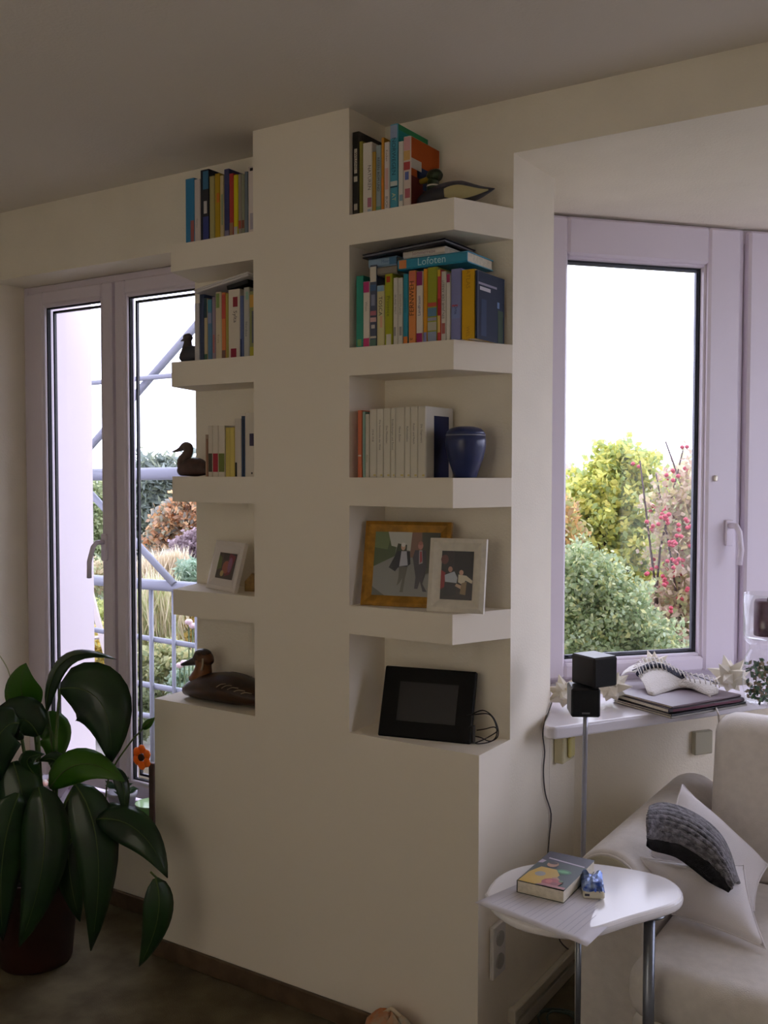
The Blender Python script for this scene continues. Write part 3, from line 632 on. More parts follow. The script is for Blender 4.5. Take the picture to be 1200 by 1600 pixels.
# large decoy on the low block
Lg = .36
def fe(b):
    for i in range(5):
        for side in (-1, 1):
            t = .50+.055*i; pts = []
            for k, dt in enumerate((0, .03, .075)):
                x, cz_, ry, rz_ = body_at(Lg, .092, .074, t+dt, .25); an = R((20, 32, 38)[k]); pts.append((x, side*ry*1.06*math.cos(an), cz_+rz_*1.06*math.sin(an)))
            b.tube(smooth(pts, 4), .0016, 5)
    return b
duck('decoy_duck', 'large dark brown carved decoy duck on the low left block', (-.898, .088, Z5), R(0), Lg, .092, .074,
     [(-.37,.15,.11),(-.345,.22,.085),(-.335,.28,.072),(-.335,.34,.072)], [(-.41,.33,.05),(-.37,.352,.068),(-.325,.355,.078),(-.28,.34,.062),(-.25,.31,.03)], [(-.39,.335,.052),(-.47,.305,.034),(-.60,.265,.010)],
     M('2a1d16', .35, var=.4, vs=18, var2='46301f'), [M('7a4a24', .4, var=.2, vs=30), M('6a4222', .4, var=.3, vs=30, var2='3a2616')], M('2a2420', .4),
     extras=[('wing', patch(Lg, .092, .074, .25, .38, .96, 8, 75, 1.03), M('33241c', .4, var=.4, vs=25)), ('feather_marks', fe, M('9a8a74', .5)), ('head_stripe', lambda b: b.tube(smooth([(-.098,-.027,.132),(-.097,-.029,.112),(-.104,-.027,.095)], 4), .003, 6), M('b5a890', .5)), ('head_cap', lambda b: b.lathe([(0,.0),(.012,-.002),(.02,-.008),(.024,-.016)], (-.122,0,.1565), 14, sx=1.35, sy=1.), M('33241a', .4))], tail_up=.25)

# ---------------------------------------------------------------- speakers on a pole
sp = thing('speaker_stand', 'two black cube speakers on a thin grey pole beside the sill', 'speaker', (.185, .235, 0))
MB().lathe([(0,0),(.10,0),(.10,.008),(.09,.016),(.02,.02),(0,.02)], (.185,.235,.001), 28).build('base', BLACK, sp)
MB().tube(smooth([(.185,.235,.015),(.185,.236,.5),(.188,.237,.91)], 5), .0065, 10).build('pole', M('a3a4ae', .3, metal=.6), sp)
def cube(c, rz, s_, nm, k):
    X = Matrix.Translation(c) @ Matrix.Rotation(rz, 4, 'Z')
    o = MB().rbox(-s_/2, s_/2, -s_/2, s_/2+.012, 0, s_, .004).xf(X).build(nm, M('101114', .35), sp)
    MB().box(-s_/2+.004, s_/2-.004, -s_/2-.0015, -s_/2+.001, .004, s_-.004).xf(X).build('grille', M('0b0c0d', .9, bump=.6, bs=900), o)
    if k: MB().box(-.010, .010, -s_/2-.0022, -s_/2, .009, .013).xf(X).build('badge', M('8a8c90', .3, metal=.8), o)
q = at(913, 1115, 1, .23)
cube((q.x, .225, q.z), R(30), .074, 'speaker_cube', True)
cube((q.x+.022, .250, q.z+.0755), R(62), .078, 'speaker_cube', False)

# ---------------------------------------------------------------- paper stars on the sill
PAPER = M('e4dccb', .8, trans=.25, name='paper_star')
def star(c, rad, seed, label):
    rn = random.Random(seed); o = thing('paper_star', label, 'star ornament', c, 'folded paper stars on the sill')
    b = MB(); cc = Vector((c[0], c[1], c[2]+rad*.72)); n = 16
    for i in range(n):
        ph = math.acos(1-2*(i+.5)/n); th_ = math.pi*(1+5**.5)*i+seed
        d = Vector((math.cos(th_)*math.sin(ph), math.sin(th_)*math.sin(ph), math.cos(ph)))
        l = rad*(1 if d.z > -.4 else .72)
        a = d.orthogonal().normalized(); e = d.cross(a)
        base = cc+d*rad*.26; w_ = rad*.36
        vs = [base+a*w_, base+e*w_, base-a*w_, base-e*w_, cc+d*l*(.9+.15*rn.random())]
        b.add(vs, [(0,1,4),(1,2,4),(2,3,4),(3,0,4)])
    b.build('folded_spikes', PAPER, o)
    MB().lathe([(0,-.36*rad),(.25*rad,-.25*rad),(.36*rad,0),(.25*rad,.25*rad),(0,.36*rad)], cc, 10).build('core', PAPER, o)
for (u, v, r_, sd, lb) in ((882, 1108, .062, 3, 'cream folded paper star half hidden left of the speakers'), (955, 1100, .066, 8, 'cream folded paper star just right of the speakers'),
                           (1022, 1062, .060, 5, 'cream folded paper star behind the knitting by the window'), (1140, 1085, .074, 9, 'cream folded paper star in front of the glass lantern')):
    q = at(u, v, 2, SILLR); star((q.x, q.y, SILLR+.001 if sd != 9 else SILLR+.001), r_, sd, lb)

# ---------------------------------------------------------------- magazines and knitting
A63 = R(63)
cx, cy = .285, .73+.01
GM = 'magazines stacked under the knitting'
zz = SILLR+.0005
for k, (t, col, lb, dr, lx, ly) in enumerate(((.006, '8f8c88', 'thin grey magazine lowest in the stack on the sill', 0, .31, .235), (.005, '26262a', 'thin black magazine second from the bottom in the sill stack', 1.0, .31, .23), (.013, '3a3036', 'thick dark magazine with plum edge in the sill stack', -1.5, .30, .22), (.006, '6a5a60', 'grey-pink magazine topmost in the sill stack', 1.5, .29, .21))):
    flat_book(cx, cy, zz, lx, ly, t, A63+R(dr), col, lb, GM, name='magazine', bands=[(.05,.95,'5a2438')] if k == 2 else ())
    zz += t+.0006
kn = thing('knitting', 'white and navy knitting with stitches along its edge on the magazines', 'knitting', (cx, cy, zz))
top = [(993,1050),(1000,1040),(1014,1036),(1030,1037),(1045,1046),(1060,1055),(1078,1061),(1100,1063),(1118,1071)]
bot = [(1012,1084),(1022,1086),(1035,1082),(1050,1077),(1064,1074),(1080,1076),(1094,1082),(1108,1086),(1122,1084)]
zt_ = [.905,.917,.923,.921,.913,.905,.900,.898,.890]
Tp = [at(u, v, 2, z) for (u, v), z in zip(top, zt_)]; Bp = [at(u, v, 2, zz+.002+(.004 if 2 < i < 6 else 0)) for i, (u, v) in enumerate(bot)]
Ts, Bs = smooth(Tp, 5), smooth(Bp, 5)
def belly(a, b_, t, k): 
    p = a.lerp(b_, t); out = (b_-a).cross(Vector((0,0,1))).normalized()
    nrm = Vector((.55,-.8,0)); return p+nrm*(.012*math.sin(math.pi*t))+Vector((0,0,.006*math.sin(math.pi*t)))
WOOL = M('d8d2cc', .95, bump=1., bs=180, sheen=.3, name='white_wool'); NAVY = M('1d2240', .95, bump=.9, bs=500, sheen=.3)
b = MB(); b.grid([[belly(Ts[i], Bs[i], t/8, i) for t in range(9)] for i in range(len(Ts))])
o = b.build('knitted_front', WOOL, kn); mod(o, 'SOLIDIFY', thickness=.004)
back = [p+Vector((-.075, .075, -.035)) for p in Ts]
b = MB(); b.grid([[Ts[i].lerp(back[i], t/4)+Vector((0,0,.008*math.sin(math.pi*t/4))) for t in range(5)] for i in range(len(Ts))])
o = b.build('knitted_back', WOOL, kn); mod(o, 'SOLIDIFY', thickness=.004)
MB().tube([belly(Ts[i], Bs[i], .16, i)+Vector((.004,-.005,.003)) for i in range(len(Ts)-14)], .0095, 8).build('navy_band', NAVY, kn)
b = MB(); ov = Vector((.55,-.8,0))
for i in range(0, len(Ts), 2):
    j = i; i0 = int(j); i1 = min(i0+1, len(Ts)-1)
    f_ = lambda t_: belly(Ts[i0], Bs[i0], t_, 0).lerp(belly(Ts[i1], Bs[i1], t_, 0), j % 1)
    b.tube([f_(.24)+ov*.018, f_(.12)+ov*.024+Vector((0,0,.008)), f_(0)+ov*.010+Vector((0,0,.020)), f_(0)+Vector((-.010,.010,.012))], .0019, 5)
o = b.build('stitch_loops', WOOL, kn); o['kind'] = 'stuff'
MB().tube([Ts[0]+Vector((-.01,0,.004)), Ts[12]+Vector((0,0,.004)), Ts[-1]+Vector((.01,.01,.004))], .002, 6).build('needle', M('8a8c94', .3, metal=.7), kn)
yp = [at(u, v, 2, z) for (u, v), z in (((1108,1086), zz+.004), ((1115,1100), SILLR+.014))]
yp += [at(1122, 1114, 2, SILLR+.003), at(1123, 1120, 2, SILLR-.012)]
fr = yp[-1]
yp += [fr+Vector((.004,-.004,-.05)), fr+Vector((.002,-.003,-.13)), fr+Vector((.006,-.004,-.2))]
o = MB().tube(smooth(yp, 5), .003, 6).build('yarn_tail', WOOL, kn)

# ---------------------------------------------------------------- glass lantern with candle
q = at(1196, 1100, 2, SILLR); q = (q.x, q.y, SILLR+.001)
gl = thing('glass_lantern', 'tall glass lantern with purple candle above green moss', 'candle holder', q)
MB().lathe([(.0,.0),(.050,.0),(.060,.012),(.066,.05),(.066,.10),(.060,.14),(.048,.165),(.050,.178),(.062,.19),(.066,.21),(.067,.33),(.0645,.33),(.0635,.212),(.058,.196),(.0,.19)], q, 32).build('glass_vase', CLEAR, gl)
MB().lathe([(0,0),(.036,0),(.037,.004),(.037,.100),(.034,.106),(.02,.102),(0,.1)], (q[0],q[1],q[2]+.205), 24).build('candle', M('5a3048', .5), gl)
MB().tube([(q[0],q[1],q[2]+.305),(q[0]+.002,q[1],q[2]+.318)], .0015, 5).build('wick', BLACK, gl)
b = MB(); rn = random.Random(4)
for i in range(260):
    a, rr, z = rn.random()*6.283, .056*rn.random()**.5, .01+.115*rn.random()
    p = Vector((q[0]+rr*math.cos(a), q[1]+rr*math.sin(a), q[2]+z)); s_ = .010
    d1 = Vector((rn.uniform(-1,1), rn.uniform(-1,1), rn.uniform(-1,1))).normalized()*s_; d2 = d1.orthogonal().normalized()*s_*.6
    b.add([p-d1, p+d2, p+d1, p-d2], [(0,1,2,3)], i % 3)
o = b.build('moss', [M('4a6a48', .8), M('35523f', .8), M('7a6a50', .8)], gl); o['kind'] = 'stuff'

# ---------------------------------------------------------------- sockets, conduit, cables
def socket(name, label, X, w_, h_, t, knob, mt):
    o = thing(name, label, 'socket', X.translation)
    MB().rbox(0, t, -w_/2, w_/2, -h_/2, h_/2, .003).xf(X).build('plate', mt, o)
    if knob: MB().rbox(t, t+.012, -.015, .02, -.03, .03, .004).xf(X).build('plug', M('d9cf8a', .4), o)
    elif knob is False:
        for dz in (-.03, .03):
            MB().tube([X @ Vector((t, 0, dz)), X @ Vector((t+.004, 0, dz))], .020, 16).build('socket_ring', M('a5a3a0', .4), o)
    return o
yw = at(876, 1180, 0, .004)
socket('wall_socket', 'cream wall box with plug under the window sill end', Matrix.Translation((.001, .51, yw.z+.03)), .085, .085, .03, True, M('cfc8a4', .4))
yw = at(776, 1482, 0, .004)
socket('wall_socket', 'double white socket on the pier side behind the table', Matrix.Translation((.001, yw.y, yw.z)), .075, .14, .012, False, M('dcd8d4', .4))
th2 = math.atan2(.85, .62)
yw = Matrix.Translation((.275, .63+.275*.85/.62, .665)) @ Matrix.Rotation(th2-R(90), 4, 'Z') @ Matrix.Rotation(R(0), 4, 'Z')
socket('wall_socket', 'grey wall box on the bay wall above the sofa arm', yw, .07, .075, .02, None, M('a8a48f', .5))
o = thing('cable_duct', 'cream cable duct along the foot of the pier side', 'cable duct', (.01, .4, .05))
MB().rbox(.001, .022, .175, .628, .055, .085, .003).build('duct_channel', M('cfc9b8', .4), o); MB().rbox(.001, .024, .17, .195, .052, .088, .002).build('end_cap', M('cfc9b8', .4), o)
MB().rbox(.001, .014, .175, .628, .0, .035, .002).build('lower_strip', M('cfc9b8', .4), o)
pts = [at(u, v, 0, .005) for u, v in ((862,1098),(853,1125),(848,1145),(851,1175),(849,1205),(852,1240),(861,1272),(858,1310),(856,1345),(860,1400),(868,1440),(875,1470),(893,1487))]
o = MB().tube(smooth(pts, 4), .0022, 5).build('speaker_cable', M('5a5654', .5)); tag(o, 'thin grey cable hanging down the pier side from the sill', 'cable')
o = thing('cable_coil', 'dark cable coil on the floor under the table', 'cable', (.06, .32, 0))
for r_, h_, dx in ((.05, .006, 0), (.06, .01, .01), (.045, .014, .02)):
    MB().tube([(.075+dx+r_*math.cos(a*.3927), .33+r_*math.sin(a*.3927), h_+.003*math.sin(a)) for a in range(17)], .003, 5).build('cable_loop', M('3c4a40', .6), o)

# ---------------------------------------------------------------- sofa
FAB = M('e2dcd6', .9, var=.04, vs=40, bump=.25, bs=400, sheen=.2, name='beige_upholstery')
sofa = thing('sofa', 'beige upholstered sofa with rounded arm under the bay window', 'sofa', (1.2, .4, 0))
def soft(b, nm, mt, par, bev=.03, seg=4):
    o = b.build(nm, mt, par); mod(o, 'BEVEL', width=bev, segments=seg, limit_method='ANGLE')
    for p_ in o.data.polygons: p_.use_smooth = True
    return o
ax0, ax1, ar = .212, .396, .092
prof = [(ax0+.004,.03),(ax1-.004,.03),(ax1,.45)]+[((ax0+ax1)/2+ar*math.cos(a), .515+ar*math.sin(a)) for a in np.linspace(0, math.pi, 17)]+[(ax0,.45)]
soft(MB().prism(prof, .105, .86, 0, 1), 'arm', FAB, sofa, .012, 3)
disc = [((ax0+ax1)/2+.082*math.cos(a), .515+.082*math.sin(a)) for a in np.linspace(0, 2*math.pi, 28, endpoint=False)]
soft(MB().prism(disc, .094, .107, 0, 1), 'arm_front_panel', M('cfc8b0', .9, bump=.2, bs=400), sofa, .004, 2)
MB().tube([((ax0+ax1)/2+.083*math.cos(a), .098, .515+.083*math.sin(a)) for a in np.linspace(0, 2*math.pi, 29)], .0035, 6).build('piping', FAB, sofa)
soft(MB().box(.40, 2.2, -.02, .80, .06, .29), 'seat_base', FAB, sofa, .03)
soft(MB().box(.40, 1.30, -.06, .60, .29, .425), 'seat_cushion', FAB, sofa, .05, 5); soft(MB().box(1.305, 2.2, -.06, .60, .29, .425), 'seat_cushion', FAB, sofa, .05, 5)
X = Matrix.Translation((-.022,.575,.40)) @ Matrix.Rotation(R(-8), 4, 'X')
soft(MB().box(.428, 1.30, 0, .16, 0, .46).xf(X), 'back_cushion', FAB, sofa, .06, 5); soft(MB().box(1.305, 2.2, 0, .16, 0, .46).xf(X), 'back_cushion', FAB, sofa, .06, 5)
soft(MB().box(.425, 2.2, .80, .90, .06, .78), 'back_frame', FAB, sofa, .03)
soft(MB().prism([(x+2.0, z) for x, z in prof], .105, .86, 0, 1), 'arm', FAB, sofa, .012, 3)
for x, y in ((.24,.14),(.24,.82),(2.36,.14),(2.36,.82)): MB().lathe([(0,0),(.018,0),(.022,.031),(0,.031)], (x,y,.001), 10).build('foot', OAK, sofa)

def pillow(name, label, Q, t, mt, group=None):
    """Q: four corners top-left, top-right, bottom-right, bottom-left; t: half thickness"""
    Q = [Vector(q) for q in Q]; ctr_ = sum(Q, Vector())/4
    nrm = (Q[1]-Q[3]).cross(Q[0]-Q[2]).normalized()
    if nrm.dot(CAM-ctr_) < 0: nrm = -nrm
    o = thing(name, label, 'cushion', ctr_, group); n = 16; b = MB()
    def pt(u, v):   # u, v in -1..1, edges pulled in between the corners
        u2 = u*(1-.08*(1-v*v)*abs(u)); v2 = v*(1-.08*(1-u*u)*abs(v))
        a_, c_ = (u2+1)/2, (v2+1)/2
        return Q[0].lerp(Q[1], a_).lerp(Q[3].lerp(Q[2], a_), c_)
    for sgn in (1, -1):
        P = []
        for i in range(n+1):
            row = []
            for j in range(n+1):
                u, v = 2*i/n-1, 2*j/n-1
                th_ = t*((1-abs(u)**2.4)*(1-abs(v)**2.4))**.5*(1 if sgn > 0 else .8)
                row.append(pt(u, v)+nrm*(sgn*th_+.004*math.sin(6*u+4*v)*(1-u*u)*(1-v*v)))
            P.append(row if sgn > 0 else row[::-1])
        b.grid(P)
    b.build('cushion_cover', mt, o)
    e = []
    for k in range(4*n):
        s_, i = divmod(k, n); f = 2*i/n-1; u, v = ((f,-1),(1,f),(-f,1),(-1,-f))[s_]; e.append(pt(u, v))
    MB().tube(e+[e[0]], .0028, 6).build('piping', mt, o)
    return o
WHITE = M('e8e4e6', .9, bump=.2, bs=350, sheen=.2, name='white_cotton')
pillow('cushion', 'white cotton cushion standing behind the grey knit', [dep(1066,1226,2.66), dep(1200,1352,2.60), dep(1178,1424,2.46), dep(1012,1335,2.48)], .045, WHITE, 'white cushions on the sofa')
pillow('cushion', 'white cotton cushion lying in front, its corner pointing over the seat', [dep(1000,1340,2.425), dep(1162,1352,2.47), at(1196,1482,2,.437), at(1050,1428,2,.437)], .045, WHITE, 'white cushions on the sofa')
# grey knitted cap / scarf draped over
GREY = M('47454b', 1., var=.35, vs=70, bump=1., bs=300, sheen=.3, name='grey_wool', var2='8b8990')
sc = thing('knitted_scarf', 'grey ribbed knitted scarf draped over the white cushions', 'scarf', (.49, .32, .60))
tp = [(1014,1262),(1030,1256),(1052,1258),(1078,1268),(1104,1284),(1126,1306),(1140,1334),(1148,1362),(1155,1382)]
bt = [(1010,1308),(1022,1312),(1040,1314),(1060,1319),(1082,1330),(1102,1342),(1120,1358),(1134,1374),(1143,1390)]
bt2 = [(1012,1322),(1022,1330),(1038,1334),(1056,1340),(1074,1352),(1092,1366),(1110,1380),(1126,1388),(1138,1393)]
# depth along the sight lines (distance from the camera plane)
tT = [2.47,2.485,2.49,2.485,2.475,2.46,2.44,2.42,2.405]
Tq = smooth([dep(u, v, t) for (u, v), t in zip(tp, tT)], 5); Bq = smooth([dep(u, v, t-.085) for (u, v), t in zip(bt, tT)], 5); Cq = smooth([dep(u, v, t-.06) for (u, v), t in zip(bt2, tT)], 5)
toward = (CAM-Vector((.5,.3,.6))).normalized()
rows = []; rn = random.Random(21)
for i in range(len(Tq)):
    row = []; jit = rn.uniform(-.05, .05)
    for k in range(31):
        t = k/30; p = Tq[i].lerp(Bq[i], t*(1+jit*.5))+toward*(.03*math.sin(math.pi*t))+Vector((0,0,.012*math.sin(math.pi*t)))
        p += toward*(.0035*math.sin(k*1.7+.25*math.sin(i*.8))+.002*math.sin(i*2.4+k*.15)+rn.uniform(-.0012,.0012))
        row.append(p)
    rows.append(row)
o = MB().grid(rows).build('outer_side', GREY, sc); mod(o, 'SOLIDIFY', thickness=.010, offset=0); mod(o, 'SUBSURF', levels=1, render_levels=1)
rows = [[Bq[i].lerp(Cq[i], k/4)-toward*(.012*math.sin(math.pi*k/4)) for k in range(5)] for i in range(len(Bq))]
o = MB().grid(rows).build('dark_lining', M('26262b', 1., bump=1., bs=350), sc); mod(o, 'SOLIDIFY', thickness=.008, offset=0)

# ---------------------------------------------------------------- kidney table and what lies on it
ZT = .60
tb = thing('side_table', 'white kidney-shaped side table with steel legs in front of the sofa arm', 'table', (.33, -.13, 0))
outl = [(757,1394),(770,1374),(795,1358),(830,1349),(875,1345),(930,1348),(985,1356),(1030,1366),(1058,1380),(1068,1398),(1056,1412),(1020,1424),(985,1434),(955,1444),(925,1452),(890,1454),(850,1449),(805,1437),(772,1416)]
P = [at(u, v, 2, ZT) for u, v in outl]; P = smooth(P+[P[0]], 3)[:-1]
o = MB().prism([(p.x, p.y) for p in P], ZT-.022, ZT).build('table_top', M('f4f2f4', .18), tb); mod(o, 'BEVEL', width=.009, segments=3, limit_method='ANGLE', angle_limit=R(50))
ctr = sum((Vector((p.x, p.y, 0)) for p in P), Vector())/len(P)
legs = []
for u, v, r_ in ((1015, 1424, .0125), (905, 1386, .0065)):
    q = at(u, v, 2, ZT-.022); q.z = 0; legs.append(q)
    MB().tube([(q.x, q.y, .012), (q.x, q.y, ZT-.022)], r_, 14).build('leg', M('7d828c', .3, metal=.8), tb)
    MB().lathe([(0,0),(.035,0),(.035,.004),(0,.004)], (q.x, q.y, ZT-.0265), 16).build('leg_plate', STEEL, tb)
MB().prism([(p.x*.8+ctr.x*.2, p.y*.8+ctr.y*.2) for p in P], .001, .013).build('base_plate', STEEL, tb)
# sheets of paper
def sheet(pts, z, label, k):
    Q = [at(u, v, 2, z) for u, v in pts]
    o = thing('paper_sheet', label, 'paper', Q[0], 'printed sheets on the side table')
    n = 10; rows = []
    for i in range(n+1):
        a, b_ = Q[0].lerp(Q[3], i/n), Q[1].lerp(Q[2], i/n); row = []
        for j in range(n+1):
            p = a.lerp(b_, j/n)
            d = max(0, (i/n)*1.1+(j/n)*.35-.95); p = p+Vector((0,0,-.05*d*d*k))
            row.append(p)
        rows.append(row)
    mo = MB().grid(rows).build('sheet', M('dcd9e0', .8), o); mod(mo, 'SOLIDIFY', thickness=.0004)
    b = MB()
    for l in range(16):
        i0 = .10+.05*l
        if l in (5, 11): continue
        j1 = .9-.25*((l*7) % 5 == 0)
        ps = []
        for jj in np.linspace(.1, j1, 7):
            a, c_ = Q[0].lerp(Q[3], i0), Q[1].lerp(Q[2], i0); p = a.lerp(c_, jj)
            d = max(0, i0*1.1+jj*.35-.95); ps.append(p+Vector((0,0,-.05*d*d*k+.0004)))
        dv = (Q[3]-Q[0]).normalized()*.0006
        b.grid([[p-dv for p in ps], [p+dv for p in ps]])
    b.build('print', M('bdbcc8', .8), o)
sheet([(742,1410),(845,1366),(985,1408),(917,1478)], ZT+.0012, 'white printed sheet hanging over the front edge of the side table', 1)
sheet([(750,1414),(850,1368),(990,1416),(905,1470)], ZT+.0006, 'white printed sheet lying under the other one on the side table', .9)

# cookbook
c1, c2, c3, c4 = (at(u, v, 2, ZT+.028) for u, v in ((808,1376),(881,1393),(936,1340),(852,1329)))
ux = (c2-c1); uy = (c4-c1); 
L1, L2 = .115, .165
ex = ux.normalized(); ey = Vector((-ex.y, ex.x, 0))
X = Matrix((ex, ey, Vector((0,0,1)))).transposed().to_4x4(); X.translation = Vector((c1.x, c1.y, ZT+.0018))
L1, L2 = ux.length, (c4-c1).dot(ey)
cb = thing('cookbook', 'thick paperback cookbook with a person in yellow on the cover', 'book', X.translation)
MB().box(.001, L1-.001, .001, L2-.001, .0012, .0262).xf(X).build('pages', PAGES, cb)
b = MB(); b.rbox(0, L1, 0, L2, 0, .0012, .0004); b.rbox(0, L1, 0, L2, .0262, .0274, .0004); b.rbox(-.0012, .0004, 0, L2, 0, .0274, .0003)
b.xf(X).build('cover', M('23382c', .35), cb)
Xc = X @ Matrix.Translation((0,0,.0275)) @ Matrix.Rotation(R(-90), 4, 'X')   # local x-z plane laid flat (z -> along the page)
pic = [('23382c', sq), ('2a2234', [(0,.72),(1,.72),(1,1),(0,1)]), ('c8bcc8', [(.12,.78),(.95,.72),(.95,.75),(.12,.81)]), ('b5a8b8', [(.0,.60),(.10,.62),(.13,.70),(.02,.72)]), ('2f7a42', ell(.66,.48,.17,.07)), ('5fae6a', ell(.66,.48,.12,.035)),
       ('c9a21a', [(.02,.0),(.38,.0),(.62,.16),(.66,.36),(.5,.5),(.16,.5),(.04,.3)]), ('9a988a', ell(.28,.30,.11,.07)), ('b07a52', [(.56,.26),(.66,.3),(.86,.16),(.78,.1)]), ('b58a68', ell(.33,.62,.12,.085)), ('3a2a20', ell(.31,.66,.1,.04)), ('a83a30', ell(.64,.13,.2,.11)), ('c0584a', ell(.58,.15,.07,.05)), ('8a2a24', ell(.72,.1,.07,.05)), ('4a6a3a', ell(.8,.2,.05,.03)), ('b06a62', [(.4,0),(1,0),(1,.06),(.5,.06)])]
pm = MB(); mats = []
for k, (cc, pl) in enumerate(pic):
    mm = M(cc, .35)
    if mm not in mats: mats.append(mm)
    pm.add([(a*L1, q*L2, .0275+.00012*k) for a, q in pl], [list(range(len(pl)))], mats.index(mm))
pm.xf(X).build('cover_print', mats, cb)
# blue pack of tissues
c1, c2, c3 = (at(u, v, 2, ZT+.002) for u, v in ((911,1404),(945,1406),(951,1372)))
ex = (c2-c1).normalized(); ey = Vector((-ex.y, ex.x, 0)); L1 = (c2-c1).length; L2 = .085
X = Matrix((ex, ey, Vector((0,0,1)))).transposed().to_4x4(); X.translation = Vector((c1.x, c1.y, ZT+.0022))
tp_ = thing('tissue_pack', 'blue foil tissue pack with white base beside the cookbook', 'tissue pack', X.translation)
MB().rbox(0, L1, 0, L2, 0, .016, .003).xf(X).build('tissues', M('d8d3bd', .7), tp_)
P = []; rn = random.Random(2)
for i in range(9):
    row = []
    for j in range(9):
        u, v = i/8, j/8; e = min(u, 1-u, v, 1-v)
        z = .015+.012*min(1, e*5)+rn.uniform(-.003,.003)+(.010 if (v > .85 and (u < .3 or u > .7)) else 0)
        row.append((u*(L1+.001)-.0005, .001+v*L2, z))
    P.append(row)
b = MB().grid(P, 0, False); b.box(-.001, L1+.001, L2*.5, L2+.001, .002, .016)
b.xf(X).build('foil_wrap', M('24489a', .25, metal=.4, var=.5, vs=60, var2='9fb5dc'), tp_)
MB().box(L1*.08, L1*.3, -.0006, .001, .006, .011).xf(X).build('label_print', M('3a3a4a', .5), tp_)

# orange bag on the floor before the pier
q = (-.215, -.072, 0)
bg_ = thing('wrapped_package', 'crumpled orange and grey wrapped package on the floor at the pier', 'package', q)
b = MB(); rn = random.Random(9); P = []
for i in range(9):
    row = []
    for j in range(17):
        ph = math.pi*i/8*.5; th_ = 2*math.pi*j/16; r_ = 1+.10*math.sin(3*th_+i)+.05*math.sin(7*th_)
        row.append((q[0]+.10*r_*math.cos(th_)*math.cos(ph), q[1]+.05*r_*math.sin(th_)*math.cos(ph), .002+.125*math.sin(ph)*(1+.06*math.sin(5*th_))))
    P.append(row)
b.grid(P, 0, False).build('wrapping', M('b5652a', .5, var=.5, vs=22, var2='a8a088'), bg_)
MB().tube([(q[0]-.02,q[1],.12),(q[0],q[1],.138),(q[0]+.025,q[1]+.005,.122)], .006, 6).build('knot', M('c9b89a', .6), bg_)

# ---------------------------------------------------------------- large potted plant
pot = thing('potted_plant', 'large dark green broad-leaved plant in a brown pot by the left window', 'plant', (-1.44, -.23, 0))
MB().lathe([(0,.001),(.105,.001),(.112,.01),(.135,.25),(.142,.255),(.142,.285),(.132,.285),(.126,.25),(0,.245)], (-1.44,-.23,0), 32).build('pot', M('3a1f1a', .45, var=.2, vs=12), pot)
MB().lathe([(0,.252),(.126,.252),(.126,.246),(0,.246)], (-1.44,-.23,0), 24).build('soil', M('241a14', 1., bump=1., bs=120), pot)
LEAF = M('17301a', .28, var=.3, vs=9, var2='23421c', trans=.12, name='leaf_dark'); LEAFL = M('3f6a1c', .35, var=.25, vs=8, trans=.35, name='leaf_light'); STEM = M('4a5f2a', .6, name='stem')
def leaf(base, mid, tip, wpx, t, mt=None, roll=0., t2=None, fold=.25, wav=.02):
    """a leaf blade along the photograph points base-mid-tip; t distance, roll turns the blade about its midrib"""
    t2 = t2 or t
    a, m_, c_ = dep(*base, t), dep(*mid, (t+t2)/2-.02), dep(*tip, t2)
    n = 12; pts = []
    for i in range(n+1):
        s_ = i/n; pts.append(a*(1-s_)**2+m_*2*s_*(1-s_)*1+c_*s_*s_ if False else a.lerp(m_, s_).lerp(m_.lerp(c_, s_), s_))
    W_ = wpx*t/F_PX/2; rows = []
    for i, p in enumerate(pts):
        s_ = i/n; tg = (pts[min(i+1,n)]-pts[max(i-1,0)]).normalized()
        vw = (p-CAM).normalized(); side = tg.cross(vw).normalized(); nrm = side.cross(tg).normalized()
        side = side*math.cos(roll)+nrm*math.sin(roll); nrm = side.cross(tg).normalized()
        prof = (math.sin(math.pi*min(1, s_**.8*.97+.03))**.75)*(1-.15*s_) if s_ < 1 else 0.02
        w_ = W_*max(.02, prof)
        row = []
        for j in range(7):
            f = j/3-1
            row.append(p+side*w_*f+nrm*(abs(f)*w_*fold)+nrm*wav*.4*math.sin(s_*7+f*2)*abs(f)*W_*4)
        rows.append(row)
    o = MB().grid(rows).build('leaf', mt or LEAF, pot); mod(o, 'SOLIDIFY', thickness=.0012)
    rib = [rows[i][3]-(rows[i][3]-CAM).normalized()*.001 for i in range(n)]
    MB().tube(rib, [.0022*(1-.8*i/n) for i in range(n)], 5).build('midrib', STEM, o)
    return a
def stem(pts, t, r=.005, root=True):
    P = [dep(u, v, t) for u, v in pts]
    if root: P = [Vector((-1.44+random.uniform(-.06,.06), -.23+random.uniform(-.05,.05), .25))]+P
    MB().tube(smooth(P, 5), r, 6).build('stem', STEM, pot)
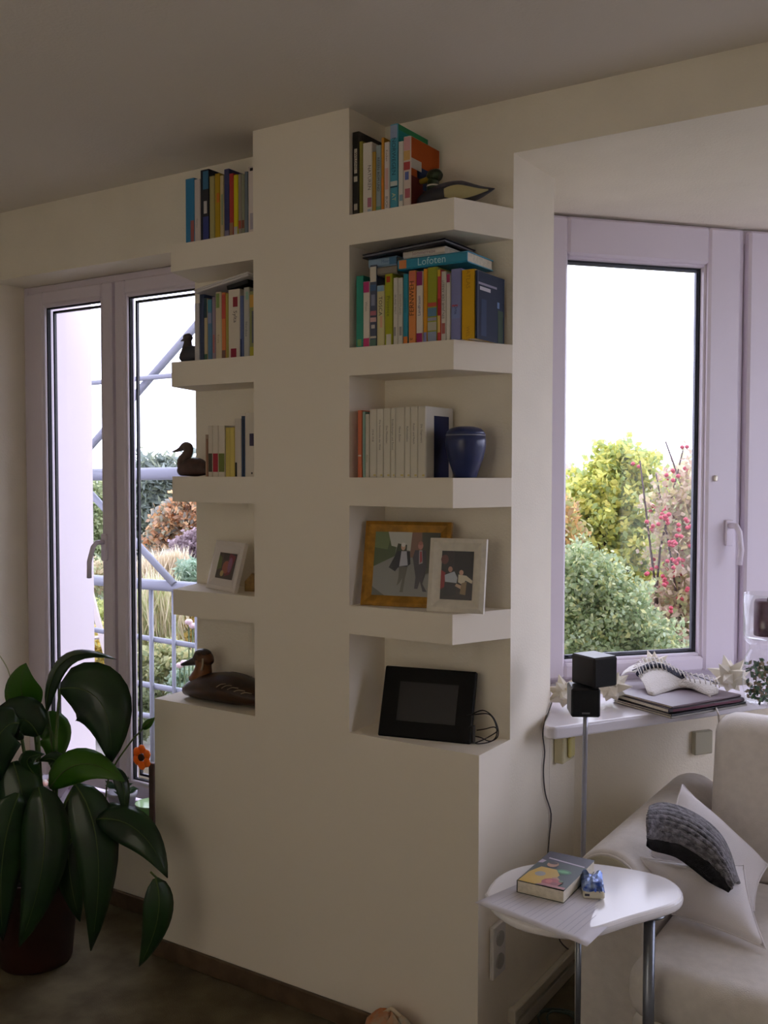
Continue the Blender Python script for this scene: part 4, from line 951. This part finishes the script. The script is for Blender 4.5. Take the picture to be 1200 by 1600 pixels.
LV = [  # base, mid, tip, width px, t, t2, material, roll
 ((52,1118),(20,1080),(41,1036),62,3.12,3.10,LEAFL,.35),
 ((60,1150),(30,1085),(-20,1180),74,3.02,2.98,LEAF,.2),
 ((30,1130),(-20,1120),(-30,1300),80,2.98,2.92,LEAF,.1),
 ((72,1112),(78,990),(182,1030),34,3.10,3.02,LEAF,.85),
 ((94,1076),(182,1062),(173,1194),104,3.00,2.98,LEAF,-.12),
 ((52,1140),(100,1120),(82,1206),62,3.10,3.08,LEAFL,0.),
 ((78,1232),(120,1160),(196,1222),58,2.98,2.92,LEAFL,.25),
 ((176,1200),(200,1220),(194,1284),24,2.94,2.92,LEAF,.2),
 ((118,1226),(175,1300),(142,1486),74,2.92,2.86,LEAF,.1),
 ((112,1250),(95,1340),(125,1440),60,3.02,2.98,LEAF,-.2),
 ((150,1280),(225,1270),(262,1372),62,2.90,2.84,LEAF,.2),
 ((243,1372),(262,1430),(217,1511),50,2.84,2.82,LEAF,.15),
 ((60,1230),(90,1330),(30,1480),78,2.94,2.88,LEAF,-.15),
 ((30,1240),(-10,1330),(5,1470),80,2.92,2.88,LEAF,.2),
 ((75,1250),(120,1300),(100,1390),50,3.06,3.04,LEAF,.3),
 ((60,1215),(20,1180),(70,1178),36,3.00,2.96,LEAF,.6),
 ((85,1212),(100,1175),(60,1190),30,3.02,3.0,LEAF,.5),
 ((160,1262),(190,1262),(194,1306),30,3.02,2.98,LEAF,.2),
 ((20,1190),(40,1240),(45,1330),70,2.98,2.94,LEAF,0.),
 ((90,1255),(60,1300),(75,1400),64,2.98,2.95,LEAF,.1)]
for b0, m0, t0, wp, ta, tb_, mt, rl in LV: leaf(b0, m0, t0, wp, ta, mt, rl, tb_)
for pts, t in (([(70,1300),(60,1200),(52,1118)],3.1), ([(80,1300),(82,1180),(74,1112)],3.08), ([(85,1290),(88,1150),(94,1076)],3.02), ([(70,1330),(66,1250),(60,1150)],3.04), ([(90,1310),(100,1260),(118,1226)],2.98), ([(95,1330),(130,1290),(150,1280)],2.96), ([(60,1320),(45,1220),(30,1130)],3.02), ([(75,1310),(70,1270),(60,1230)],3.0), ([(80,1320),(60,1280),(30,1240)],2.98)): stem(pts, t)
stem([(150,1300),(170,1215),(200,1165),(226,1136)], 2.98, .0025)
leaf((222,1139),(232,1130),(242,1121),14,2.98,LEAFL,.2)
stem([(245,1372),(235,1362)], 2.85, .003, False)
MB().tube(smooth([dep(u, v, 3.12) for u, v in ((20,1075),(12,1045),(-4,1020),(-20,1005))], 4), .002, 5).build('stem', M('b5b58a', .6), pot)

# ---------------------------------------------------------------- left sill things
ZS = .301
q = (-1.31, .150, ZS)
fl = thing('flower_stake', 'brown wooden post with an orange wooden flower beside the pier', 'ornament', q)
MB().rbox(q[0]-.013, q[0]+.013, q[1]-.01, q[1]+.01, ZS, ZS+.25, .003).build('post', M('4a342c', .6, var=.2, vs=40), fl)
c = at(222, 1183, 1, .135); b = MB()
for k in range(6):
    a = k*math.pi/3+.5; b.tube([(c.x+.014*math.cos(a), c.y, c.z+.014*math.sin(a)), (c.x+.032*math.cos(a), c.y-.002, c.z+.032*math.sin(a)), (c.x+.042*math.cos(a), c.y, c.z+.042*math.sin(a))], [.010,.018,.008], 8, 0, True, .35, (0,1,0))
b.build('petals', M('e8832f', .5, trans=.3), fl)
MB().tube([(c.x, c.y-.008, c.z), (c.x, c.y+.006, c.z)], .012, 12).build('flower_centre', M('4a2a1c', .6), fl)
MB().tube([(c.x, c.y+.006, c.z), (q[0], q[1], ZS+.24)], .003, 6).build('wire', M('6a5a4a', .5), fl)
c = (-1.42, .245, ZS); o = thing('glass_dish', 'small green glass dish on the left sill', 'dish', c)
MB().lathe([(0,0),(.03,0),(.034,.005),(.05,.05),(.056,.062),(.053,.062),(.046,.05),(.03,.008),(0,.008)], c, 20).build('dish_body', M('7fae6a', .15, trans=.3), o)
MB().lathe([(.048,.0505),(.056,.063),(.057,.066),(.054,.066)], c, 20).build('dish_rim', M('a5c88f', .15), o)
c = (-1.375, .170, ZS); b = MB()
b.lathe([(0,0),(.026,.002),(.034,.012),(.030,.024),(.016,.031),(0,.033)], c, 10, 0, False, False, 1.25, .8)
o = b.build('stone', M('4a4a52', .8, var=.25, vs=30, bump=.8, bs=60)); tag(o, 'grey flat stone on the left sill near the pier', 'stone')
c = (-1.545, .225, ZS); o = thing('flower_pot', 'pale pot with a small dark plant behind the large leaves', 'pot', c)
MB().lathe([(0,0),(.035,0),(.05,.075),(.054,.078),(.054,.09),(.047,.09),(.04,.07),(0,.07)], c, 20).build('pot_body', M('9a96a0', .5), o)
b = MB(); rn = random.Random(3)
for i in range(26):
    a = rn.random()*6.28; r_ = rn.uniform(.01,.05); p = Vector((c[0]+r_*math.cos(a), c[1]+r_*math.sin(a)*.8, c[2]+rn.uniform(.08,.13))); d = Vector((math.cos(a), math.sin(a), rn.uniform(-.2,.7))).normalized()*.022; e = d.orthogonal().normalized()*.010
    b.add([p-d, p+e, p+d, p-e], [(0,1,2,3)])
o2 = b.build('foliage', M('2f4a2c', .6, trans=.2), o); o2['kind'] = 'stuff'
c = (-1.92, .225, ZS); o = thing('bowl', 'grey bowl with pink shells on the left sill', 'bowl', c)
MB().lathe([(0,0),(.03,0),(.034,.008),(.07,.05),(.08,.066),(.077,.066),(.066,.05),(.03,.012),(0,.012)], c, 24).build('bowl_body', M('b5aab5', .4), o)
for i in range(7):
    a = i*.9; MB().lathe([(0,-.012),(.012,-.006),(.016,.002),(.01,.01),(0,.014)], (c[0]+.035*math.cos(a)*(i > 0), c[1]+.035*math.sin(a)*(i > 0), c[2]+.052), 8).build('shell', M('d8a898' if i % 2 else 'ddd0c4', .5), o)

# ================================================================ OUTSIDE
GZ = -.35
ground = MB().box(-40, 40, .5, 70, GZ-.1, GZ).build('ground', M('54564a', 1., var=.4, vs=.9, var2='66665c', bump=.8, bs=20)); struct(ground, 'lawn of the garden outside')
struct(MB().box(-7.2, -2.118, .47, .60, GZ, 3.2).box(-2.2, -2.1125, .392, .472, .27, 2.25).build('wall_outside', M('f2eaf2', .8)), 'pale rendered outer wall left of the window')
struct(MB().box(-4.6, -.6, .47, 1.75, GZ, -.02).build('terrace', M('8f8a84', .9, var=.2, vs=5)), 'grey terrace slab outside the left window')

b = MB(); b.prism([(-.45,.48),(2.95,.48),(2.95,1.95),(.72,1.95),(-.30,.80)], 2.47, 5.4); b.box(-7.2, -.45, .48, .60, 3.2, 5.4)  # unseen storey, added to block sky light from the left reveal
struct(b.build('shade_wall_upper', M('e3d5dd', .8)), 'unseen upper storey wall added to shade the left window reveal')
# scaffold-like steel structure with railing
TUBE = M('8c919c', .5, metal=.2, name='galvanised_tube'); YR = 1.45
sc_ = thing('steel_railing', 'grey-blue steel railing with diagonal braces outside the left window', 'railing', (-2.0, YR, GZ))
def tb2(p1, p2, r, nm, y=YR, ext=(0,0)):
    a, b_ = at(*p1, 1, y), at(*p2, 1, y); d = b_-a
    MB().tube([a-d*ext[0], b_+d*ext[1]], r, 10).build(nm, TUBE, sc_)
tb2((113,601),(268,587),.013,'rail', YR-.04, (.4,1.2))
tb2((115,728),(300,516),.021,'brace', YR, (.5,.3))
tb2((128,756),(265,905),.019,'brace', YR-.02, (.0,.05))
tb2((115,742),(268,740),.034,'beam', YR, (.5,1.2))
tb2((115,904),(310,919),.029,'handrail', YR, (.4,.8))
tb2((115,979),(305,1009),.014,'rail', YR+.02, (.4,.8)); tb2((115,1049),(290,1081),.015,'rail', YR+.02, (.4,.8)); tb2((115,1100),(305,1130),.014,'rail', YR+.02, (.4,.8))
for u in (136, 236, 271, 307):
    a = at(u, 915, 1, YR); MB().tube([a, (a.x, a.y, GZ+.33)], .0105 if u > 240 else .012, 8).build('baluster', TUBE, sc_)
for u in (20, 360):
    a = at(u, 740, 1, YR); MB().tube([(a.x, a.y, GZ+.3), (a.x, a.y, 2.6)], .028, 10).build('post', TUBE, sc_)
# step ladder
ld = thing('step_ladder', 'white wooden step ladder leaning beyond the railing', 'ladder', at(140, 1000, 1, 2.0))
WD = M('cfc4c0', .6)
def lt(p1, p2, wx, nm, y=2.0):
    a, b_ = at(*p1, 1, y), at(*p2, 1, y); MB().tube([a, b_], wx, 4, 0, True, .6, None, False).build(nm, WD, ld)
lt((108,795),(180,1075),.026,'stile'); lt((84,795),(110,1090),.024,'stile')
for v, u0, u1 in ((853,92,123),(924,98,141),(1000,100,161),(1062,106,176)): lt((u0,v+3),(u1,v-5),.019,'rung')

# ---- foliage
def plant_(name, label, cat, base, blobs, size, cols, trunk=(), group=None, trunk_col='4a3c30', dens=1., seed=1, mode='leaf', extra=None):
    """blobs: (centre, radii, count) of leaf clusters"""
    rg = np.random.default_rng(seed); o = thing(name, label, cat, base, group)
    V = []; Fc = []; Mi = []; k = 0
    for c_, rad, n in blobs:
        n = int(n*dens*3.4); c_ = np.array(c_); rad = np.array(rad)
        d = rg.normal(size=(n, 3)); d /= np.linalg.norm(d, axis=1)[:, None]
        rr = rg.random(n)**.45
        # lumpy outline
        lump = 1+.30*np.sin(d[:, 0]*7+seed)*np.sin(d[:, 2]*6+2*seed)+.18*np.sin(d[:, 1]*11+d[:, 2]*5)+.18*rg.random(n)
        p = c_+d*rad*(rr*lump)[:, None]
        a = rg.normal(size=(n, 3)); a /= np.linalg.norm(a, axis=1)[:, None]
        b_ = np.cross(a, rg.normal(size=(n, 3))); b_ /= np.linalg.norm(b_, axis=1)[:, None]
        sz = size*.44*(.6+.8*rg.random(n))[:, None]
        if mode == 'blade': a = np.stack([rg.normal(size=n)*.25, rg.normal(size=n)*.25, np.ones(n)], 1); sa, sb = sz*2.2, sz*.12
        elif mode == 'needle': sa, sb = sz, sz*.25
        else: sa, sb = sz*.5, sz*.32
        V.append(np.stack([p-a*sa, p+b_*sb, p+a*sa, p-b_*sb], 1).reshape(-1, 3)); Mi += list(rg.integers(0, len(cols), n))
        k += n
    V = np.concatenate(V)-np.array(base); me = bpy.data.meshes.new('foliage')
    me.vertices.add(4*k); me.vertices.foreach_set('co', V.astype(np.float32).ravel())
    me.loops.add(4*k); me.loops.foreach_set('vertex_index', np.arange(4*k, dtype=np.int32))
    me.polygons.add(k); me.polygons.foreach_set('loop_start', np.arange(0, 4*k, 4, dtype=np.int32)); 
    for c_ in cols: me.materials.append(M(''.join('%02x' % int(int(c_[q:q+2], 16)*.66+w_*.34) for q, w_ in ((0,250),(2,248),(4,220))), .7, trans=.5, spec=.2))  # leaf colours mixed towards cream, haze and bright daylight put into them
    me.polygons.foreach_set('material_index', np.array(Mi, dtype=np.int32)); me.update(); me.validate()
    f = bpy.data.objects.new('foliage', me); C.objects.link(f); f.parent = o; f['kind'] = 'stuff'
    b = MB()
    for path, r in trunk: b.tube(smooth(path, 3), np.linspace(r, r*.35, 3*(len(path)-1)+1).tolist(), 6)
    if trunk: b.build('branches', M(trunk_col, .9), o)
    return o
def bl_(u, v, t, wpx, hpx, n, dz=.8): c_ = dep(u, v, t); s_ = t/F_PX; return (tuple(c_), (wpx*s_, max(wpx, hpx)*s_*dz, hpx*s_), n)
def gnd(u, v, t): c_ = dep(u, v, t); return (c_.x, c_.y, GZ)
def branches(base, tips, r, sd):
    rn = random.Random(sd); b0 = Vector(base); out = []
    for tpt in tips:
        e = Vector(tpt); m_ = b0.lerp(e, .5)+Vector((rn.uniform(-.15,.15), rn.uniform(-.15,.15), .15)); out.append(([b0, m_, e], r))
    return out
YG = ['a8ad3a', 'b5b04a', '8f9a3a', 'c4b84a', '7f8f42']; GR = ['4f6a3c', '5f7a48', '43603a', '6f8858', '58704f']; BG = ['567866', '6a8a78', '4a6a58', '7f9a86']
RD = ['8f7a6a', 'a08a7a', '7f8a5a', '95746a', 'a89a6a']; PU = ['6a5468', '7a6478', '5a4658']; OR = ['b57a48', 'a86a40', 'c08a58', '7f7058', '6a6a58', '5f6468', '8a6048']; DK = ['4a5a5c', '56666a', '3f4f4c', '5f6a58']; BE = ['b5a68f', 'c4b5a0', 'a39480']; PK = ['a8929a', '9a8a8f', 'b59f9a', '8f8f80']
# beyond the right window
t = 5.9; g = gnd(960, 980, t)
plant_('tree', 'yellow-green tree rising left of centre in the right window', 'tree', g, [bl_(968,735,t,45,42,900), bl_(940,790,t,60,55,1300), bl_(1005,775,t,48,55,900), bl_(960,860,t,75,60,1300), bl_(900,800,t,40,50,500), bl_(1010,850,t,50,60,700)], .10, YG+['6f8848'], branches(g, [dep(968,700,t), dep(930,780,t), dep(1010,760,t), dep(955,830,t)], .05, 1), 'trees beyond the right window', seed=3)
t = 5.0; g = gnd(1085, 980, t)
plant_('bush', 'berry bush with bare twigs at the right edge of the right window', 'bush', g, [bl_(1060,800,t,50,60,420), bl_(1085,880,t,60,70,620), bl_(1060,960,t,60,50,700), bl_(1105,760,t,40,70,260)], .075, RD, branches(g, [dep(1040,690,t), dep(1068,700,t), dep(1092,650,t), dep(1025,740,t), dep(1110,720,t), dep(1055,790,t), dep(1000,720,t)], .010, 2), 'bushes beyond the right window', '5a4a48', seed=5)
o = bpy.context.scene.objects  # berries belong to the bush
bush = [x for x in C.objects if x.get('label', '').startswith('berry bush')][0]
b = MB(); rn = random.Random(6)
for i in range(95):
    p = dep(rn.gauss(1062, 26), rn.gauss(845, 62), t-.35+rn.random()*.7)
    for k in range(2):
        q = p+Vector((rn.uniform(-.02,.02), rn.uniform(-.02,.02), rn.uniform(-.02,.02))); b.lathe([(0,-.011),(.009,-.006),(.0115,0),(.009,.006),(0,.011)], q, 6)
o = b.build('berries', M('c0485a', .5), bush); o['kind'] = 'stuff'
t = 4.3; g = gnd(930, 1040, t)
plant_('bush', 'grey-green leafy bush low in the right window', 'bush', g, [bl_(905,905,t,55,55,1300), bl_(955,955,t,66,62,1900), bl_(900,990,t,60,55,1000), bl_(1010,1000,t,60,45,800), bl_(960,1030,t,90,35,900)], .055, ['6f8858','84966a','5f7a50','9aa57f','a8a868','7a9078','56704a'], branches(g, [dep(905,880,t), dep(970,910,t)], .02, 3), 'bushes beyond the right window', seed=8)
t = 4.8; g = gnd(880, 1000, t)
plant_('bush', 'orange-brown tinged bush at the left edge of the right window', 'bush', g, [bl_(868,830,t,40,60,500), bl_(875,900,t,40,50,500)], .08, ['a89a4a', 'b5803f', '8a6a4a', '7f8a4a'], branches(g, [dep(870,800,t)], .02, 4), 'bushes beyond the right window', seed=12)
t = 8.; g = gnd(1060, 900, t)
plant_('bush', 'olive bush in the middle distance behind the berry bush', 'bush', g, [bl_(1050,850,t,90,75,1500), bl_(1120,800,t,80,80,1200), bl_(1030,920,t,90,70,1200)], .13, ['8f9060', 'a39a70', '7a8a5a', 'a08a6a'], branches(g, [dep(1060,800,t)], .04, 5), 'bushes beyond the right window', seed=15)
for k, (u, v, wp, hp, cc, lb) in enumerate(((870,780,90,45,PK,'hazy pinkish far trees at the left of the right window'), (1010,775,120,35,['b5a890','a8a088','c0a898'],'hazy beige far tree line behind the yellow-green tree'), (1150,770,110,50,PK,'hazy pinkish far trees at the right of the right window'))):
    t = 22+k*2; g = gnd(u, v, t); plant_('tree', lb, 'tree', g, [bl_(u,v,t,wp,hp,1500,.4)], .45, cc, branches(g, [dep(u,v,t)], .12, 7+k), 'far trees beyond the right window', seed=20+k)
# beyond the left window
t = 11.; g = gnd(135, 900, t)
plant_('hedge', 'tall grey-green hedge seen through the left sash', 'hedge', g, [bl_(110,800,t,45,60,1700,.5), bl_(150,820,t,35,70,1700,.5), bl_(130,890,t,60,50,1500,.5)], .14, ['6f7f52', '7f8f60', '66785a', '8a946a'], branches(g, [dep(130,760,t)], .06, 9), 'hedges and trees beyond the left window', seed=30)
t = 12.; g = gnd(240, 870, t)
plant_('conifer', 'dark bluish conifer behind the orange tree', 'tree', g, [bl_(235,790,t,35,60,1500,.6), bl_(262,770,t,40,45,1500,.6), bl_(300,790,t,45,60,1500,.6), bl_(215,800,t,40,60,1000,.6)], .2, DK, branches(g, [dep(245,700+50,t)], .08, 10), 'hedges and trees beyond the left window', seed=31, mode='needle')
t = 9.5; g = gnd(285, 890, t)
plant_('tree', 'orange autumn tree beside the pier in the right sash', 'tree', g, [bl_(262,815,t,26,26,420), bl_(295,800,t,28,34,650), bl_(310,830,t,25,30,350), bl_(245,840,t,20,20,200)], .13, OR, branches(g, [dep(262,800,t), dep(296,780,t), dep(310,820,t)], .04, 11), 'hedges and trees beyond the left window', seed=32)
t = 8.6; g = gnd(300, 900, t)
plant_('bush', 'purple-leaved bush under the orange tree', 'bush', g, [bl_(296,860,t,30,24,900), bl_(325,850,t,30,30,600)], .10, PU, branches(g, [dep(296,850,t)], .02, 12), 'garden bushes beyond the left window', seed=33)
t = 7.6; g = gnd(255, 920, t)
plant_('ornamental_grass', 'beige tall ornamental grass clump beyond the railing', 'grass', g, [bl_(245,895,t,30,18,420), bl_(275,890,t,22,18,300)], .10, BE, branches(g, [dep(250,890,t)], .012, 13), 'garden bushes beyond the left window', seed=34, mode='blade')
t = 7.; g = gnd(300, 940, t)
plant_('bush', 'blue-green spiky bush beside the ornamental grass', 'bush', g, [bl_(300,905,t,24,26,700), bl_(325,910,t,24,24,300)], .09, BG, branches(g, [dep(300,900,t)], .015, 14), 'garden bushes beyond the left window', seed=35, mode='needle')
t = 6.4; g = gnd(250, 1010, t)
plant_('ornamental_grass', 'pale reed clump close behind the railing', 'grass', g, [bl_(250,960,t,34,40,330), bl_(232,990,t,22,30,150)], .13, ['b5a890', '9aa070', 'a89a80', '8a9a60'], branches(g, [dep(250,950,t)], .01, 15), 'garden bushes beyond the left window', seed=36, mode='blade')
for k, (u, v, wp, hp, tt_, n, cc, lb) in enumerate(((300,970,26,34,6.6,600,['c4a03a','b5903a','9a8a4a','7f8a4a'],'yellow autumn shrub right of the reeds'), (150,1010,40,26,7.0,700,['c9a02f','d0b04a','a8903a','8a8a4a'],'golden shrub behind the ladder foot'), (260,1040,60,34,6.0,1600,['6f7a4a','85895a','5f6f48','9a945f'],'low green shrub along the railing'), (300,1065,40,26,5.75,700,BG+['7f8a6a'],'grey-green shrub near the large decoy duck'), (140,960,40,22,8.0,700,['8f9a4a','9fa858','7a8a48'],'light green shrub behind the step ladder'), (150,900,50,24,8.4,600,['8a7a5a','9a8a68','6f7a52'],'brownish low shrub beyond the lawn'), (205,1110,60,40,5.8,1100,['5f6f48','4f6044','7a8458'],'dark green ground shrub low behind the sash post'), (300,1000,40,16,7.6,350,['a8607a','b57f8a','7f6a5a'],'pink flowering plant in the bed'))):
    g = gnd(u, v, tt_); plant_('shrub', lb, 'shrub', g, [bl_(u,v,tt_,wp,hp,n)], .085, cc, branches(g, [dep(u,v,tt_)], .012, 40+k), 'garden shrubs beyond the left window', seed=50+k)
ros = thing('rose', 'pale pink roses by the railing near the decoy duck', 'flower', gnd(287, 1060, 5.5))
for k, (u, v) in enumerate(((281,1040),(288,1036),(295,972),(301,978))):
    q = dep(u, v, 5.45); MB().lathe([(0,-.018),(.019,-.008),(.022,.005),(.014,.015),(0,.012)], q, 10).build('bloom', M('d8c0c0', .6), ros)
    MB().tube([q, (q.x, q.y, GZ)], .004, 5).build('flower_stem', STEM, ros)
